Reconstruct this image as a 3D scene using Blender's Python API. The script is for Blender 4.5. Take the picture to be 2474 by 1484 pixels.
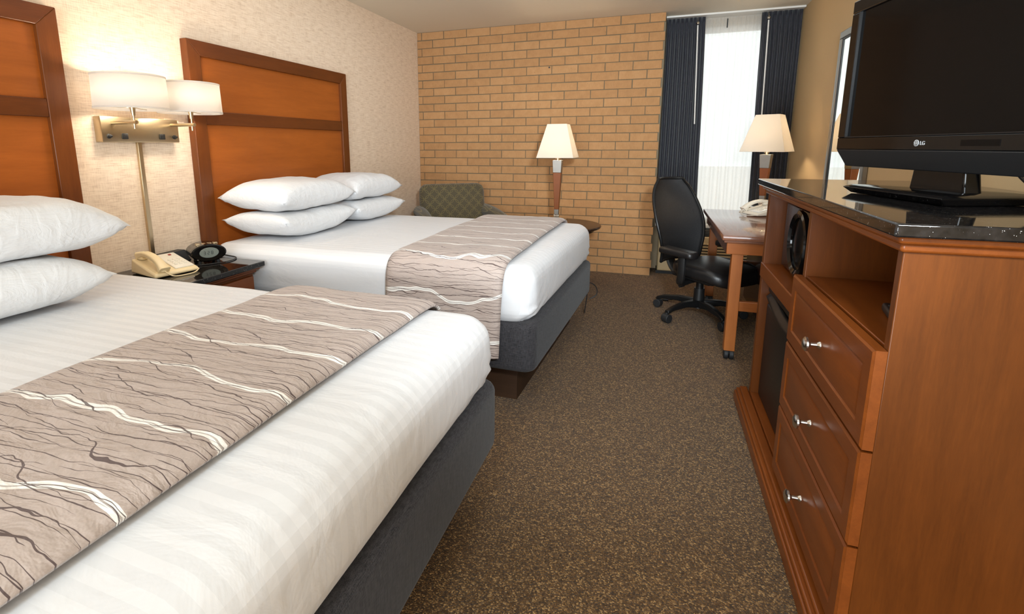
import bpy, bmesh, math, random
from mathutils import Vector, Matrix, noise
random.seed(7)
PI = math.pi
S = bpy.context.scene
COL = S.collection
for o in list(bpy.data.objects): bpy.data.objects.remove(o)

# ------------------------------------------------------------------ camera
cd = bpy.data.cameras.new('camera'); cam = bpy.data.objects.new('camera', cd); COL.objects.link(cam)
FPX = 1205.088
cd.sensor_width = 36.0; cd.sensor_fit = 'HORIZONTAL'; cd.lens = FPX/2474*36
cd.shift_x = 79.04/2474; cd.shift_y = -166.6/2474
cd.clip_start = 0.02; cd.clip_end = 200
right = Vector((0.94322627, 0.33213693, -0.00304249)); down = Vector((0.05735112, -0.17187853, -0.98344731)); fwd = Vector((-0.32716211, 0.92743885, -0.18116878))
M = Matrix.Identity(4)
for i in range(3):
    M[i][0] = right[i]; M[i][1] = -down[i]; M[i][2] = -fwd[i]
M.translation = (2.471909, -5.043107, 1.261515)
cam.matrix_world = M
S.camera = cam

# ------------------------------------------------------------------ world, lights, exposure
S.view_settings.view_transform = 'Standard'; S.view_settings.look = 'None'
S.view_settings.gamma = 1; S.view_settings.use_curve_mapping = False
S.view_settings.exposure = 0.12
w = bpy.data.worlds.new('sky'); S.world = w; w.use_nodes = True
bg = w.node_tree.nodes['Background']; bg.inputs[0].default_value = (0.93, 0.97, 1.0, 1); bg.inputs[1].default_value = 2.05

def area(name, loc, target, size, power, col=(1, 1, 1), sy=None):
    l = bpy.data.lights.new(name, 'AREA'); l.energy = power; l.color = col; l.size = size
    if sy: l.shape = 'RECTANGLE'; l.size_y = sy
    o = bpy.data.objects.new(name, l); COL.objects.link(o); o.location = loc
    o.rotation_euler = (Vector(target)-Vector(loc)).to_track_quat('-Z', 'Y').to_euler()
    return o
fl = area('flash', (2.88, -5.06, 1.74), (1.55, -0.3, 1.6), 0.22, 30, (0.82, 0.925, 1.0)); fl.data.spread = math.radians(95)
area('entry_fill', (2.1, -7.25, 0.95), (1.9, 0.0, 1.9), 2.2, 150, (0.82, 0.925, 1.0), 1.3)
area('bounce_near', (2.06, -4.9, 2.36), (2.06, -4.4, 0), 0.5, 10, (0.70, 0.88, 1.0))
area('bounce_far', (1.75, -2.1, 2.42), (1.75, -2.1, 0), 2.6, 14, (0.82, 0.925, 1.0), 2.2)

# ------------------------------------------------------------------ node helpers
class NT:
    def __init__(s, name):
        s.m = bpy.data.materials.new(name); s.m.use_nodes = True; s.t = s.m.node_tree
        s.t.nodes.clear(); s.out = s.n('ShaderNodeOutputMaterial')
    def n(s, typ, **k):
        nd = s.t.nodes.new(typ)
        for a, b in k.items(): setattr(nd, a, b)
        return nd
    def set(s, sock, v):
        if hasattr(v, 'is_output') and v.is_output: s.t.links.new(v, sock)
        elif v is not None: sock.default_value = v
    def math(s, op, a, b=None, c=None, clamp=False):
        nd = s.n('ShaderNodeMath', operation=op, use_clamp=clamp)
        s.set(nd.inputs[0], a); s.set(nd.inputs[1], b); s.set(nd.inputs[2], c); return nd.outputs[0]
    def mix(s, f, a, b, mode='MIX'):
        nd = s.n('ShaderNodeMix', data_type='RGBA', blend_type=mode)
        s.set(nd.inputs[0], f); s.set(nd.inputs[6], a); s.set(nd.inputs[7], b); return nd.outputs[2]
    def coord(s, kind='Object', scale=(1, 1, 1), loc=(0, 0, 0), rot=(0, 0, 0)):
        tc = s.n('ShaderNodeTexCoord'); mp = s.n('ShaderNodeMapping')
        s.t.links.new(tc.outputs[kind], mp.inputs[0])
        mp.inputs[1].default_value = loc; mp.inputs[2].default_value = rot; mp.inputs[3].default_value = scale
        return mp.outputs[0]
    def noise(s, vec, scale=5, detail=2, rough=0.5, dist=0.0):
        nd = s.n('ShaderNodeTexNoise'); s.set(nd.inputs['Vector'], vec)
        nd.inputs['Scale'].default_value = scale; nd.inputs['Detail'].default_value = detail
        nd.inputs['Roughness'].default_value = rough; nd.inputs['Distortion'].default_value = dist
        return nd.outputs['Fac']
    def voro(s, vec, scale, out='Distance'):
        nd = s.n('ShaderNodeTexVoronoi'); s.set(nd.inputs['Vector'], vec); nd.inputs['Scale'].default_value = scale
        return nd.outputs[out]
    def ramp(s, f, stops, interp='LINEAR'):
        nd = s.n('ShaderNodeValToRGB'); s.set(nd.inputs[0], f); cr = nd.color_ramp; cr.interpolation = interp
        while len(cr.elements) < len(stops): cr.elements.new(0.5)
        for e, (p, c) in zip(cr.elements, stops):
            e.position = p; e.color = c if len(c) == 4 else (*c, 1)
        return nd.outputs[0]
    def bump(s, h, strength=0.3, dist=0.002, normal=None):
        nd = s.n('ShaderNodeBump'); nd.inputs['Strength'].default_value = strength; nd.inputs['Distance'].default_value = dist
        s.set(nd.inputs['Height'], h)
        if normal is not None: s.set(nd.inputs['Normal'], normal)
        return nd.outputs[0]
    def pbsdf(s, col, rough=0.5, metal=0.0, normal=None, spec=0.5, sheen=0.0, coat=0.0):
        b = s.n('ShaderNodeBsdfPrincipled'); s.set(b.inputs['Base Color'], col if not isinstance(col, tuple) or len(col) == 4 else (*col, 1))
        s.set(b.inputs['Roughness'], rough); b.inputs['Metallic'].default_value = metal
        b.inputs['Specular IOR Level'].default_value = spec
        b.inputs['Sheen Weight'].default_value = sheen; b.inputs['Coat Weight'].default_value = coat
        if normal is not None: s.set(b.inputs['Normal'], normal)
        return b.outputs[0]
    def done(s, sh):
        s.t.links.new(sh, s.out.inputs[0]); return s.m

def C(r, g, b):
    f = lambda c: (c/255/12.92) if c/255 <= 0.04045 else ((c/255+0.055)/1.055)**2.4
    return (f(r), f(g), f(b), 1)

def simple(name, col, rough=0.5, metal=0.0, spec=0.5, bump=None, coat=0.0):
    t = NT(name); nm = None
    v = t.coord()
    f = t.noise(v, 40, 3)
    c = t.mix(t.math('MULTIPLY', f, 0.12), col, tuple(x*0.6 for x in col[:3])+(1,))
    if bump: nm = t.bump(t.noise(v, bump[0], 3), bump[1], bump[2])
    return t.done(t.pbsdf(c, rough, metal, nm, spec, coat=coat))

def wood(name, dark, light, grain='z', rough=0.35, gs=1.0, coat=0.04, contrast=1.0, blotch=0.5):
    t = NT(name)
    sc = {'x': (0.8, 9, 9), 'y': (9, 0.8, 9), 'z': (9, 9, 0.8)}[grain]
    v = t.coord('Object', sc)
    n1 = t.noise(v, 2.2*gs, 5, 0.6, 0.6)
    v2 = t.coord('Object', tuple(c*7 for c in sc))
    n2 = t.noise(v2, 3.0*gs, 4, 0.7)
    n3 = t.noise(t.coord('Object', tuple(0.35*c**0.5 for c in sc), (3, 1, 2)), 3.0, 3, 0.5, 0.8)
    f = t.math('ADD', t.math('MULTIPLY', n1, 0.5*contrast), t.math('MULTIPLY', n2, 0.28*contrast))
    f = t.math('ADD', f, t.math('MULTIPLY', n3, blotch))
    f = t.math('SUBTRACT', f, 0.5*(0.78*contrast+blotch)-0.5)
    c = t.ramp(f, [(0.28, dark), (0.72, light)])
    nm = t.bump(n2, 0.06, 0.001)
    return t.done(t.pbsdf(c, rough, 0, nm, 0.32, coat=coat))

M_ = {}
# cherry woods
M_['frame_z'] = wood('cherry_frame_vertical', C(86, 42, 12), C(118, 63, 23), 'z')
M_['frame_y'] = wood('cherry_frame_lengthwise', C(82, 40, 11), C(114, 59, 21), 'y')
M_['frame_x'] = wood('cherry_frame_crosswise', C(90, 46, 15), C(122, 67, 26), 'x')
M_['panel'] = wood('cherry_panel', C(143, 74, 24), C(175, 94, 33), 'y', 0.38, 0.8)
M_['case_z'] = wood('case_wood_vertical', C(79, 39, 9), C(110, 57, 16), 'z', 0.34)
M_['case_y'] = wood('case_wood_lengthwise', C(96, 47, 15), C(128, 66, 23), 'y', 0.32)
M_['case_x'] = wood('case_wood_crosswise', C(96, 47, 15), C(128, 66, 23), 'x', 0.32)
M_['desk_z'] = wood('desk_wood_vertical', C(140, 78, 34), C(170, 100, 46), 'z', 0.4)
M_['desk_y'] = wood('desk_wood_lengthwise', C(112, 72, 54), C(140, 94, 72), 'y', 0.2, coat=0.4)
M_['desk_x'] = wood('desk_wood_crosswise', C(134, 74, 32), C(164, 94, 44), 'x', 0.32)
M_['lampwood'] = wood('lamp_wood', C(112, 60, 28), C(142, 80, 40), 'z', 0.4, contrast=0.6, blotch=0.2)
M_['darkwood'] = wood('dark_table_wood', C(34, 20, 14), C(70, 44, 32), 'x', 0.25)
M_['plinthwood'] = wood('bed_plinth_wood', C(44, 28, 16), C(66, 44, 28), 'x', 0.5)
M_['black'] = simple('black_plastic', C(26, 25, 25), 0.42)
M_['blackgloss'] = simple('black_gloss_plastic', C(10, 9, 9), 0.08, spec=0.3)
M_['blacksatin'] = simple('black_satin_plastic', C(22, 21, 21), 0.38, spec=0.3)
M_['rubber'] = simple('black_rubber', C(28, 29, 31), 0.6)
M_['leather'] = simple('black_leather', C(30, 28, 28), 0.36, bump=(160, 0.35, 0.0015))
M_['brass'] = simple('brushed_brass', C(206, 188, 156), 0.3, 1.0)
M_['nickel'] = simple('satin_nickel', C(206, 200, 190), 0.22, 1.0)
M_['steel'] = simple('lamp_steel', C(150, 146, 140), 0.45, 1.0)
M_['beige'] = simple('beige_plastic', C(236, 214, 170), 0.4)
M_['ivory'] = simple('ivory_plastic', C(236, 228, 212), 0.4)
M_['wire'] = simple('wire_black', C(22, 20, 20), 0.5)
M_['whitepl'] = simple('white_plastic', C(235, 233, 228), 0.35)
M_['acbeige'] = simple('beige_metal', C(196, 172, 130), 0.45)
M_['grille'] = simple('grille_black', C(18, 18, 19), 0.5)
M_['lcd'] = simple('clock_lcd', C(120, 126, 118), 0.3)
M_['logo'] = simple('logo_silver', C(160, 160, 160), 0.5)
M_['chromeframe'] = simple('mirror_frame_silver', C(150, 146, 138), 0.32, 0.8)

def mk_mirror():
    t = NT('mirror_glass'); return t.done(t.pbsdf((0.93, 0.96, 0.94, 1), 0.01, 1.0))
M_['mirror'] = mk_mirror()
def mk_screen():
    t = NT('tv_screen'); return t.done(t.pbsdf(C(7, 6, 6), 0.1, 0, None, 0.12))
M_['screen'] = mk_screen()

def mk_granite():
    t = NT('black_granite'); v = t.coord()
    d = t.voro(v, 420, 'Distance'); sel = t.voro(v, 420, 'Color')
    sp = t.math('MULTIPLY', t.math('LESS_THAN', d, 0.24), t.math('GREATER_THAN', t.noise(v, 130, 2), 0.63))
    n = t.noise(v, 60, 4)
    c = t.mix(sp, t.ramp(n, [(0.3, C(12, 11, 11)), (0.75, C(34, 31, 30))]), C(190, 185, 178))
    return t.done(t.pbsdf(c, 0.05, 0, None, 0.42))
M_['granite'] = mk_granite()

def mk_wallpaper():
    t = NT('linen_wallpaper')
    h = t.noise(t.coord('Object', (60, 13, 210)), 1, 3, 0.6)
    vv = t.noise(t.coord('Object', (60, 240, 20)), 1, 3, 0.6)
    bl = t.noise(t.coord('Object', (6, 5, 12)), 3, 4, 0.6)
    f = t.math('ADD', t.math('MULTIPLY', h, 0.5), t.math('ADD', t.math('MULTIPLY', vv, 0.3), t.math('MULTIPLY', bl, 0.2)))
    c = t.ramp(f, [(0.38, C(212, 185, 159)), (0.5, C(234, 211, 186)), (0.63, C(245, 225, 202))])
    return t.done(t.pbsdf(c, 0.75, 0, t.bump(f, 0.4, 0.002), 0.3))
M_['wallpaper'] = mk_wallpaper()

def mk_brick():
    t = NT('tan_brick')
    g = t.n('ShaderNodeNewGeometry'); rnd = g.outputs['Random Per Island']
    v = t.coord()
    st = t.noise(t.coord('Object', (230, 60, 26)), 1, 3, 0.65)
    bl = t.noise(v, 14, 4, 0.6)
    f = t.math('ADD', t.math('ADD', t.math('MULTIPLY', rnd, 0.16), 0.09), t.math('ADD', t.math('MULTIPLY', st, 0.4), t.math('MULTIPLY', bl, 0.45)))
    c = t.ramp(f, [(0.3, C(157, 115, 77)), (0.6, C(178, 133, 89)), (0.85, C(192, 148, 104))])
    pit = t.math('MULTIPLY', t.math('LESS_THAN', t.voro(v, 34), 0.1), t.math('GREATER_THAN', t.noise(v, 21, 2), 0.62))
    c = t.mix(t.math('MULTIPLY', pit, 0.65), c, C(84, 52, 34))
    return t.done(t.pbsdf(c, 0.85, 0, t.bump(t.math('ADD', st, bl), 0.45, 0.004), 0.25))
M_['brick'] = mk_brick()
M_['mortar'] = simple('mortar', C(122, 106, 82), 0.95, bump=(90, 0.5, 0.004))

def mk_paint(name, col, scale=180, st=0.2, broad=0.04):
    t = NT(name); v = t.coord()
    f = t.noise(v, 3, 3)
    c = t.mix(t.math('MULTIPLY', f, broad*2), col, tuple(x*0.75 for x in col[:3])+(1,))
    return t.done(t.pbsdf(c, 0.8, 0, t.bump(t.noise(v, scale, 3), st, 0.002), 0.3))
M_['tan'] = mk_paint('tan_paint', C(204, 174, 130))
M_['ceilpaint'] = mk_paint('ceiling_paint', C(230, 219, 200), 22, 0.4)
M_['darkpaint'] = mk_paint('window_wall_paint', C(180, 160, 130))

def mk_carpet():
    t = NT('speckled_carpet'); v = t.coord()
    a = t.voro(v, 225, 'Color')
    sx = t.n('ShaderNodeSeparateColor'); t.t.links.new(a, sx.inputs[0])
    d = t.voro(v, 225, 'Distance')
    big = t.noise(v, 5, 3)
    f = t.math('ADD', t.math('MULTIPLY', sx.outputs[0], 0.75), t.math('MULTIPLY', t.noise(v, 60, 2), 0.35))
    c = t.ramp(f, [(0.12, C(54, 36, 18)), (0.45, C(87, 61, 33)), (0.72, C(112, 81, 46)), (0.92, C(174, 136, 87))])
    c = t.mix(t.math('MULTIPLY', big, 0.18), c, C(80, 60, 40))
    hh = t.math('SUBTRACT', 1.0, d)
    return t.done(t.pbsdf(c, 0.95, 0, t.bump(hh, 0.9, 0.006), 0.1, 0.15))
M_['carpet'] = mk_carpet()

def mk_sheet(stripe=True):
    t = NT('striped_white_sheet' if stripe else 'white_cotton'); v = t.coord()
    wr = t.noise(t.coord('Object', (3, 5, 5)), 2.2, 4, 0.55, 0.6)
    c = C(236, 235, 235); rough = 0.6
    if stripe:
        sp = t.n('ShaderNodeSeparateXYZ'); t.t.links.new(v, sp.inputs[0])
        s = t.math('SINE', t.math('MULTIPLY', sp.outputs[1], 2*PI/0.042))
        s = t.math('GREATER_THAN', s, 0.0)
        c = t.mix(s, C(221, 221, 223), C(215, 215, 217))
        rough = t.math('ADD', t.math('MULTIPLY', s, 0.22), 0.42)
    fine = t.noise(v, 900, 2)
    nm = t.bump(wr, 0.22, 0.012)
    nm = t.bump(fine, 0.08, 0.0005, nm)
    return t.done(t.pbsdf(c, rough, 0, nm, 0.3, 0.1))
M_['sheet'] = mk_sheet(True)
def mk_pillow():
    t = NT('white_pillowcase')
    wr = t.noise(t.coord('Object', (9, 3.5, 9)), 1.6, 5, 0.6, 1.1)
    w2 = t.noise(t.coord('Object', (5, 14, 7)), 1.3, 3, 0.5, 1.2)
    nm = t.bump(t.math('ADD', wr, t.math('MULTIPLY', w2, 0.5)), 0.33, 0.022)
    return t.done(t.pbsdf(C(221, 221, 222), 0.7, 0, nm, 0.25, 0.1))
M_['pillow'] = mk_pillow()

def mk_boxspring():
    t = NT('charcoal_weave')
    a = t.noise(t.coord('Object', (60, 60, 700)), 1, 2); b = t.noise(t.coord('Object', (500, 500, 40)), 1, 2)
    f = t.math('MULTIPLY', t.math('ADD', a, b), 0.5)
    c = t.ramp(f, [(0.36, C(31, 30, 32)), (0.62, C(64, 62, 65))])
    return t.done(t.pbsdf(c, 0.85, 0, t.bump(f, 0.4, 0.002), 0.2, 0.1))
M_['boxspring'] = mk_boxspring()

def mk_runner():
    t = NT('runner_scribble_fabric')
    uv = t.n('ShaderNodeUVMap').outputs[0]
    sp = t.n('ShaderNodeSeparateXYZ'); t.t.links.new(uv, sp.inputs[0]); s_, w_ = sp.outputs[0], sp.outputs[1]
    def lines(freq, amp, ns, seed, th, thvar=0.0, wf=1.0, phase=0.0, det=4.0):
        cb = t.n('ShaderNodeCombineXYZ'); t.set(cb.inputs[0], t.math('MULTIPLY', s_, 0.9)); t.set(cb.inputs[1], t.math('MULTIPLY', w_, wf)); cb.inputs[2].default_value = seed
        n = t.noise(cb.outputs[0], ns, det, 0.5)
        x = t.math('ADD', t.math('MULTIPLY', t.math('SUBTRACT', n, 0.5), amp), t.math('ADD', t.math('MULTIPLY', s_, freq), phase))
        d = t.math('ABSOLUTE', t.math('SUBTRACT', t.math('FRACT', x), 0.5))
        if thvar:
            cb2 = t.n('ShaderNodeCombineXYZ'); t.set(cb2.inputs[0], t.math('MULTIPLY', s_, 2.0)); t.set(cb2.inputs[1], w_); cb2.inputs[2].default_value = seed+9
            thn = t.noise(cb2.outputs[0], 7, 3, 0.6)
            th = t.math('MULTIPLY', t.math('MAXIMUM', t.math('SUBTRACT', thn, 0.36), 0.0), thvar)
        return t.math('LESS_THAN', d, th), d
    ln = []
    ln.append(lines(26, 2.6, 4.2, 1.3, 0.0, 0.13, wf=0.75)[0])
    ln.append(lines(19, 2.9, 3.8, 5.1, 0.0, 0.11, wf=0.75)[0])
    ln.append(lines(11, 2.6, 3.2, 9.7, 0.0, 0.085, wf=0.9)[0])
    ln.append(lines(36, 2.6, 4.4, 14.2, 0.0, 0.13, wf=0.7)[0])
    wh, wd = lines(5.2, 0.95, 3.4, 3.3, 0.042, det=2.2)
    core = t.math('LESS_THAN', wd, 0.008)
    dk = ln[0]
    for q in ln[1:]: dk = t.math('MAXIMUM', dk, q)
    thr = t.noise(t.coord('Object', (400, 400, 400)), 1, 2)
    base = t.mix(thr, C(166, 150, 142), C(188, 173, 164))
    c = t.mix(wh, base, C(238, 234, 228))
    c = t.mix(t.math('MULTIPLY', core, 0.6), c, C(120, 100, 92))
    c = t.mix(t.math('MULTIPLY', dk, 0.85), c, C(60, 40, 42))
    wr = t.noise(t.coord('Object', (4, 6, 6)), 2.5, 4, 0.55, 0.5)
    nm = t.bump(t.math('ADD', t.math('MULTIPLY', wr, 1.0), t.math('MULTIPLY', t.math('MAXIMUM', dk, wh), 0.05)), 0.5, 0.02)
    return t.done(t.pbsdf(c, 0.65, 0, nm, 0.25, 0.15))
M_['runner'] = mk_runner()

def mk_shade(name, col, trans=0.55):
    t = NT(name)
    d = t.n('ShaderNodeBsdfDiffuse'); tr = t.n('ShaderNodeBsdfTranslucent')
    f = t.noise(t.coord('Object', (500, 500, 500)), 1, 2)
    c = t.mix(t.math('MULTIPLY', f, 0.08), col, (0.7, 0.6, 0.5, 1))
    t.set(d.inputs[0], c); t.set(tr.inputs[0], c)
    mx = t.n('ShaderNodeMixShader'); mx.inputs[0].default_value = trans
    t.t.links.new(d.outputs[0], mx.inputs[1]); t.t.links.new(tr.outputs[0], mx.inputs[2])
    return t.done(mx.outputs[0])
M_['shade'] = mk_shade('lampshade_linen', (0.86, 0.82, 0.76, 1))
M_['shadew'] = mk_shade('drum_shade_linen', (0.93, 0.9, 0.86, 1), 0.66)

def mk_sheer():
    t = NT('sheer_fabric')
    d = t.n('ShaderNodeBsdfDiffuse'); d.inputs[0].default_value = (0.9, 0.87, 0.82, 1)
    tr = t.n('ShaderNodeBsdfTranslucent'); tr.inputs[0].default_value = (0.92, 0.9, 0.86, 1)
    tp = t.n('ShaderNodeBsdfTransparent')
    f = t.noise(t.coord('Object', (900, 900, 60)), 1, 1)
    m1 = t.n('ShaderNodeMixShader'); m1.inputs[0].default_value = 0.6
    t.t.links.new(d.outputs[0], m1.inputs[1]); t.t.links.new(tr.outputs[0], m1.inputs[2])
    m2 = t.n('ShaderNodeMixShader'); t.set(m2.inputs[0], t.math('ADD', t.math('MULTIPLY', f, 0.2), 0.16))
    t.t.links.new(m1.outputs[0], m2.inputs[1]); t.t.links.new(tp.outputs[0], m2.inputs[2])
    return t.done(m2.outputs[0])
M_['sheer'] = mk_sheer()

def mk_drape():
    t = NT('navy_drape')
    f = t.noise(t.coord('Object', (300, 300, 20)), 1, 3)
    c = t.ramp(f, [(0.35, C(30, 31, 38)), (0.65, C(46, 48, 58))])
    return t.done(t.pbsdf(c, 0.55, 0, t.bump(f, 0.15, 0.001), 0.35, 0.2))
M_['drape'] = mk_drape()

def mk_glass():
    t = NT('window_pane')
    tp = t.n('ShaderNodeBsdfTransparent'); tp.inputs[0].default_value = (0.96, 0.98, 0.97, 1)
    gl = t.n('ShaderNodeBsdfGlossy'); gl.inputs[1].default_value = 0.02
    fr = t.n('ShaderNodeFresnel'); fr.inputs[0].default_value = 1.45
    mx = t.n('ShaderNodeMixShader'); t.t.links.new(fr.outputs[0], mx.inputs[0])
    t.t.links.new(tp.outputs[0], mx.inputs[1]); t.t.links.new(gl.outputs[0], mx.inputs[2])
    return t.done(mx.outputs[0])
M_['glass'] = mk_glass()

def mk_mesh():
    t = NT('black_mesh_fabric')
    v = t.coord('Object', (1, 1, 1))
    d = t.voro(v, 330)
    tp = t.n('ShaderNodeBsdfTransparent')
    p = t.pbsdf(C(34, 33, 34), 0.6)
    mx = t.n('ShaderNodeMixShader'); t.set(mx.inputs[0], t.math('MULTIPLY', t.math('LESS_THAN', d, 0.3), 0.5))
    t.t.links.new(p, mx.inputs[1]); t.t.links.new(tp.outputs[0], mx.inputs[2])
    return t.done(mx.outputs[0])
M_['meshfab'] = mk_mesh()

def mk_armchair():
    t = NT('circle_pattern_upholstery')
    tc = t.n('ShaderNodeTexCoord'); sp = t.n('ShaderNodeSeparateXYZ'); t.t.links.new(tc.outputs['Object'], sp.inputs[0])
    def rings(off):
        x = t.math('SUBTRACT', t.math('FRACT', t.math('ADD', t.math('MULTIPLY', sp.outputs[0], 1/0.10), off)), 0.5)
        z = t.math('SUBTRACT', t.math('FRACT', t.math('ADD', t.math('MULTIPLY', sp.outputs[2], 1/0.10), off)), 0.5)
        r = t.math('SQRT', t.math('ADD', t.math('MULTIPLY', x, x), t.math('MULTIPLY', z, z)))
        return t.math('LESS_THAN', t.math('ABSOLUTE', t.math('SUBTRACT', r, 0.44)), 0.016)
    ln = t.math('MAXIMUM', rings(0.0), rings(0.5))
    wv = t.noise(t.coord('Object', (600, 600, 600)), 1, 2)
    base = t.mix(wv, C(68, 60, 46), C(98, 89, 69))
    c = t.mix(t.math('MULTIPLY', ln, 0.45), base, C(158, 140, 84))
    return t.done(t.pbsdf(c, 0.85, 0, t.bump(wv, 0.3, 0.001), 0.2, 0.2))
M_['armfab'] = mk_armchair()

# ------------------------------------------------------------------ mesh helpers
def mwb(o):
    m = o.matrix_basis.copy()
    while o.parent: o = o.parent; m = o.matrix_basis @ m
    return m
def obj(name, bm, mat, parent=None, world=True, smooth=True, angle=35, bevel=0.0, sub=0, solid=0.0, recalc=True):
    me = bpy.data.meshes.new(name)
    if recalc: bmesh.ops.recalc_face_normals(bm, faces=bm.faces)
    if parent and world: bm.transform(mwb(parent).inverted())
    if smooth:
        for f in bm.faces: f.smooth = True
        lim = math.radians(angle)
        for e in bm.edges:
            if len(e.link_faces) == 2 and e.calc_face_angle(0) > lim: e.smooth = False
    bm.to_mesh(me); bm.free()
    o = bpy.data.objects.new(name, me); COL.objects.link(o)
    me.materials.append(M_[mat] if isinstance(mat, str) else mat)
    if parent: o.parent = parent
    if solid:
        md = o.modifiers.new('thickness', 'SOLIDIFY'); md.thickness = solid; md.offset = 0
    if bevel:
        md = o.modifiers.new('bevel', 'BEVEL'); md.width = bevel; md.segments = 2; md.limit_method = 'ANGLE'; md.angle_limit = math.radians(40)
        md.harden_normals = False
    if sub:
        md = o.modifiers.new('sub', 'SUBSURF'); md.levels = sub; md.render_levels = sub
    return o
def B(): return bmesh.new()
def box(bm, x0, x1, y0, y1, z0, z1, mat=None):
    vs = [bm.verts.new(p) for p in [(x0, y0, z0), (x1, y0, z0), (x1, y1, z0), (x0, y1, z0), (x0, y0, z1), (x1, y0, z1), (x1, y1, z1), (x0, y1, z1)]]
    for f in [(0, 3, 2, 1), (4, 5, 6, 7), (0, 1, 5, 4), (1, 2, 6, 5), (2, 3, 7, 6), (3, 0, 4, 7)]: bm.faces.new([vs[i] for i in f])
    if mat: bmesh.ops.transform(bm, matrix=mat, verts=vs)
    return vs
def bx(*a): bm = B(); box(bm, *a); return bm
def hexa(bm, bot, top):
    vs = [bm.verts.new(p) for p in bot+top]
    for f in [(0, 3, 2, 1), (4, 5, 6, 7), (0, 1, 5, 4), (1, 2, 6, 5), (2, 3, 7, 6), (3, 0, 4, 7)]: bm.faces.new([vs[i] for i in f])
def frame_of(d):
    d = d.normalized(); a = Vector((0, 0, 1)) if abs(d.z) < 0.9 else Vector((1, 0, 0))
    u = d.cross(a).normalized(); return u, d.cross(u).normalized()
def cyl(bm, p0, p1, r0, r1=None, seg=20, caps=True):
    p0 = Vector(p0); p1 = Vector(p1); r1 = r0 if r1 is None else r1
    u, v = frame_of(p1-p0)
    A = []; Bq = []
    for i in range(seg):
        a = 2*PI*i/seg; d = u*math.cos(a)+v*math.sin(a)
        A.append(bm.verts.new(p0+d*r0)); Bq.append(bm.verts.new(p1+d*r1))
    for i in range(seg): j = (i+1) % seg; bm.faces.new((A[i], A[j], Bq[j], Bq[i]))
    if caps: bm.faces.new(A[::-1]); bm.faces.new(Bq)
def tube(bm, pts, r, seg=10, radii=None, caps=True):
    pts = [Vector(p) for p in pts]; rings = []
    u = None
    for i, p in enumerate(pts):
        d = (pts[min(i+1, len(pts)-1)]-pts[max(i-1, 0)]).normalized()
        if u is None: u, v = frame_of(d)
        else:
            u = (u-d*u.dot(d)).normalized(); v = d.cross(u)
        rr = radii[i] if radii else r
        rings.append([bm.verts.new(p+(u*math.cos(2*PI*k/seg)+v*math.sin(2*PI*k/seg))*rr) for k in range(seg)])
    for a, b in zip(rings, rings[1:]):
        for k in range(seg): j = (k+1) % seg; bm.faces.new((a[k], a[j], b[j], b[k]))
    if caps: bm.faces.new(rings[0][::-1]); bm.faces.new(rings[-1])
def spline(pts, n=8):
    P = [Vector(p) for p in pts]; out = []
    for i in range(len(P)-1):
        p0 = P[max(i-1, 0)]; p1 = P[i]; p2 = P[i+1]; p3 = P[min(i+2, len(P)-1)]
        for k in range(n):
            t = k/n
            out.append(0.5*((2*p1)+(p2-p0)*t+(2*p0-5*p1+4*p2-p3)*t*t+(3*p1-p0-3*p2+p3)*t**3))
    out.append(P[-1]); return out
def lathe(bm, prof, c=(0, 0, 0), axis='z', seg=28):
    rings = []
    for r, h in prof:
        ring = []
        for k in range(seg):
            a = 2*PI*k/seg; x, y = r*math.cos(a), r*math.sin(a)
            p = {'z': (x, y, h), 'x': (h, x, y), 'y': (x, h, y)}[axis]
            ring.append(bm.verts.new((p[0]+c[0], p[1]+c[1], p[2]+c[2])))
        rings.append(ring)
    for a, b in zip(rings, rings[1:]):
        for k in range(seg): j = (k+1) % seg; bm.faces.new((a[k], a[j], b[j], b[k]))
    if prof[0][0] > 1e-5: bm.faces.new(rings[0][::-1])
    if prof[-1][0] > 1e-5: bm.faces.new(rings[-1])
    bmesh.ops.remove_doubles(bm, verts=bm.verts, dist=1e-6)
def grid(bm, nu, nv, fn, uvfn=None, close_u=False):
    V = [[bm.verts.new(fn(i/nu, j/nv)) for j in range(nv+1)] for i in range(nu+1)]
    uvl = bm.loops.layers.uv.verify() if uvfn else None
    for i in range(nu):
        for j in range(nv):
            f = bm.faces.new((V[i][j], V[i+1][j], V[i+1][j+1], V[i][j+1]))
            if uvfn:
                for l, (a, b) in zip(f.loops, [(i, j), (i+1, j), (i+1, j+1), (i, j+1)]): l[uvl].uv = uvfn(a/nu, b/nv)
    return V
def rbox(x0, x1, y0, y1, z0, z1, r, seg=5, rv=None, cuts=0):
    """box with rounded edges"""
    bm = B(); box(bm, x0, x1, y0, y1, z0, z1)
    if rv:
        ve = [e for e in bm.edges if abs(e.verts[0].co.z-e.verts[1].co.z) > 1e-6]
        bmesh.ops.bevel(bm, geom=ve, offset=rv, segments=seg, affect='EDGES', profile=0.5)
        te = [e for e in bm.edges if abs(e.verts[0].co.z-e.verts[1].co.z) < 1e-6 and len(e.link_faces) == 2 and e.calc_face_angle(0) > 0.8]
        bmesh.ops.bevel(bm, geom=te, offset=r, segments=seg, affect='EDGES', profile=0.5)
    else:
        bmesh.ops.bevel(bm, geom=list(bm.edges), offset=r, segments=seg, affect='EDGES', profile=0.5)
    return bm
def thing(name, label, cat, loc=(0, 0, 0), rotz=0.0, group=None):
    o = bpy.data.objects.new(name, None); COL.objects.link(o); o.location = loc; o.rotation_euler = (0, 0, rotz)
    o.empty_display_size = 0.05
    return tag(o, label, cat, group)
def tag(o, label, cat, group=None):
    o['label'] = label; o['category'] = cat
    if group: o['group'] = group
    return o
def struct(name, bm, mat, **k):
    o = obj(name, bm, mat, **k); o['kind'] = 'structure'; return o
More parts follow.
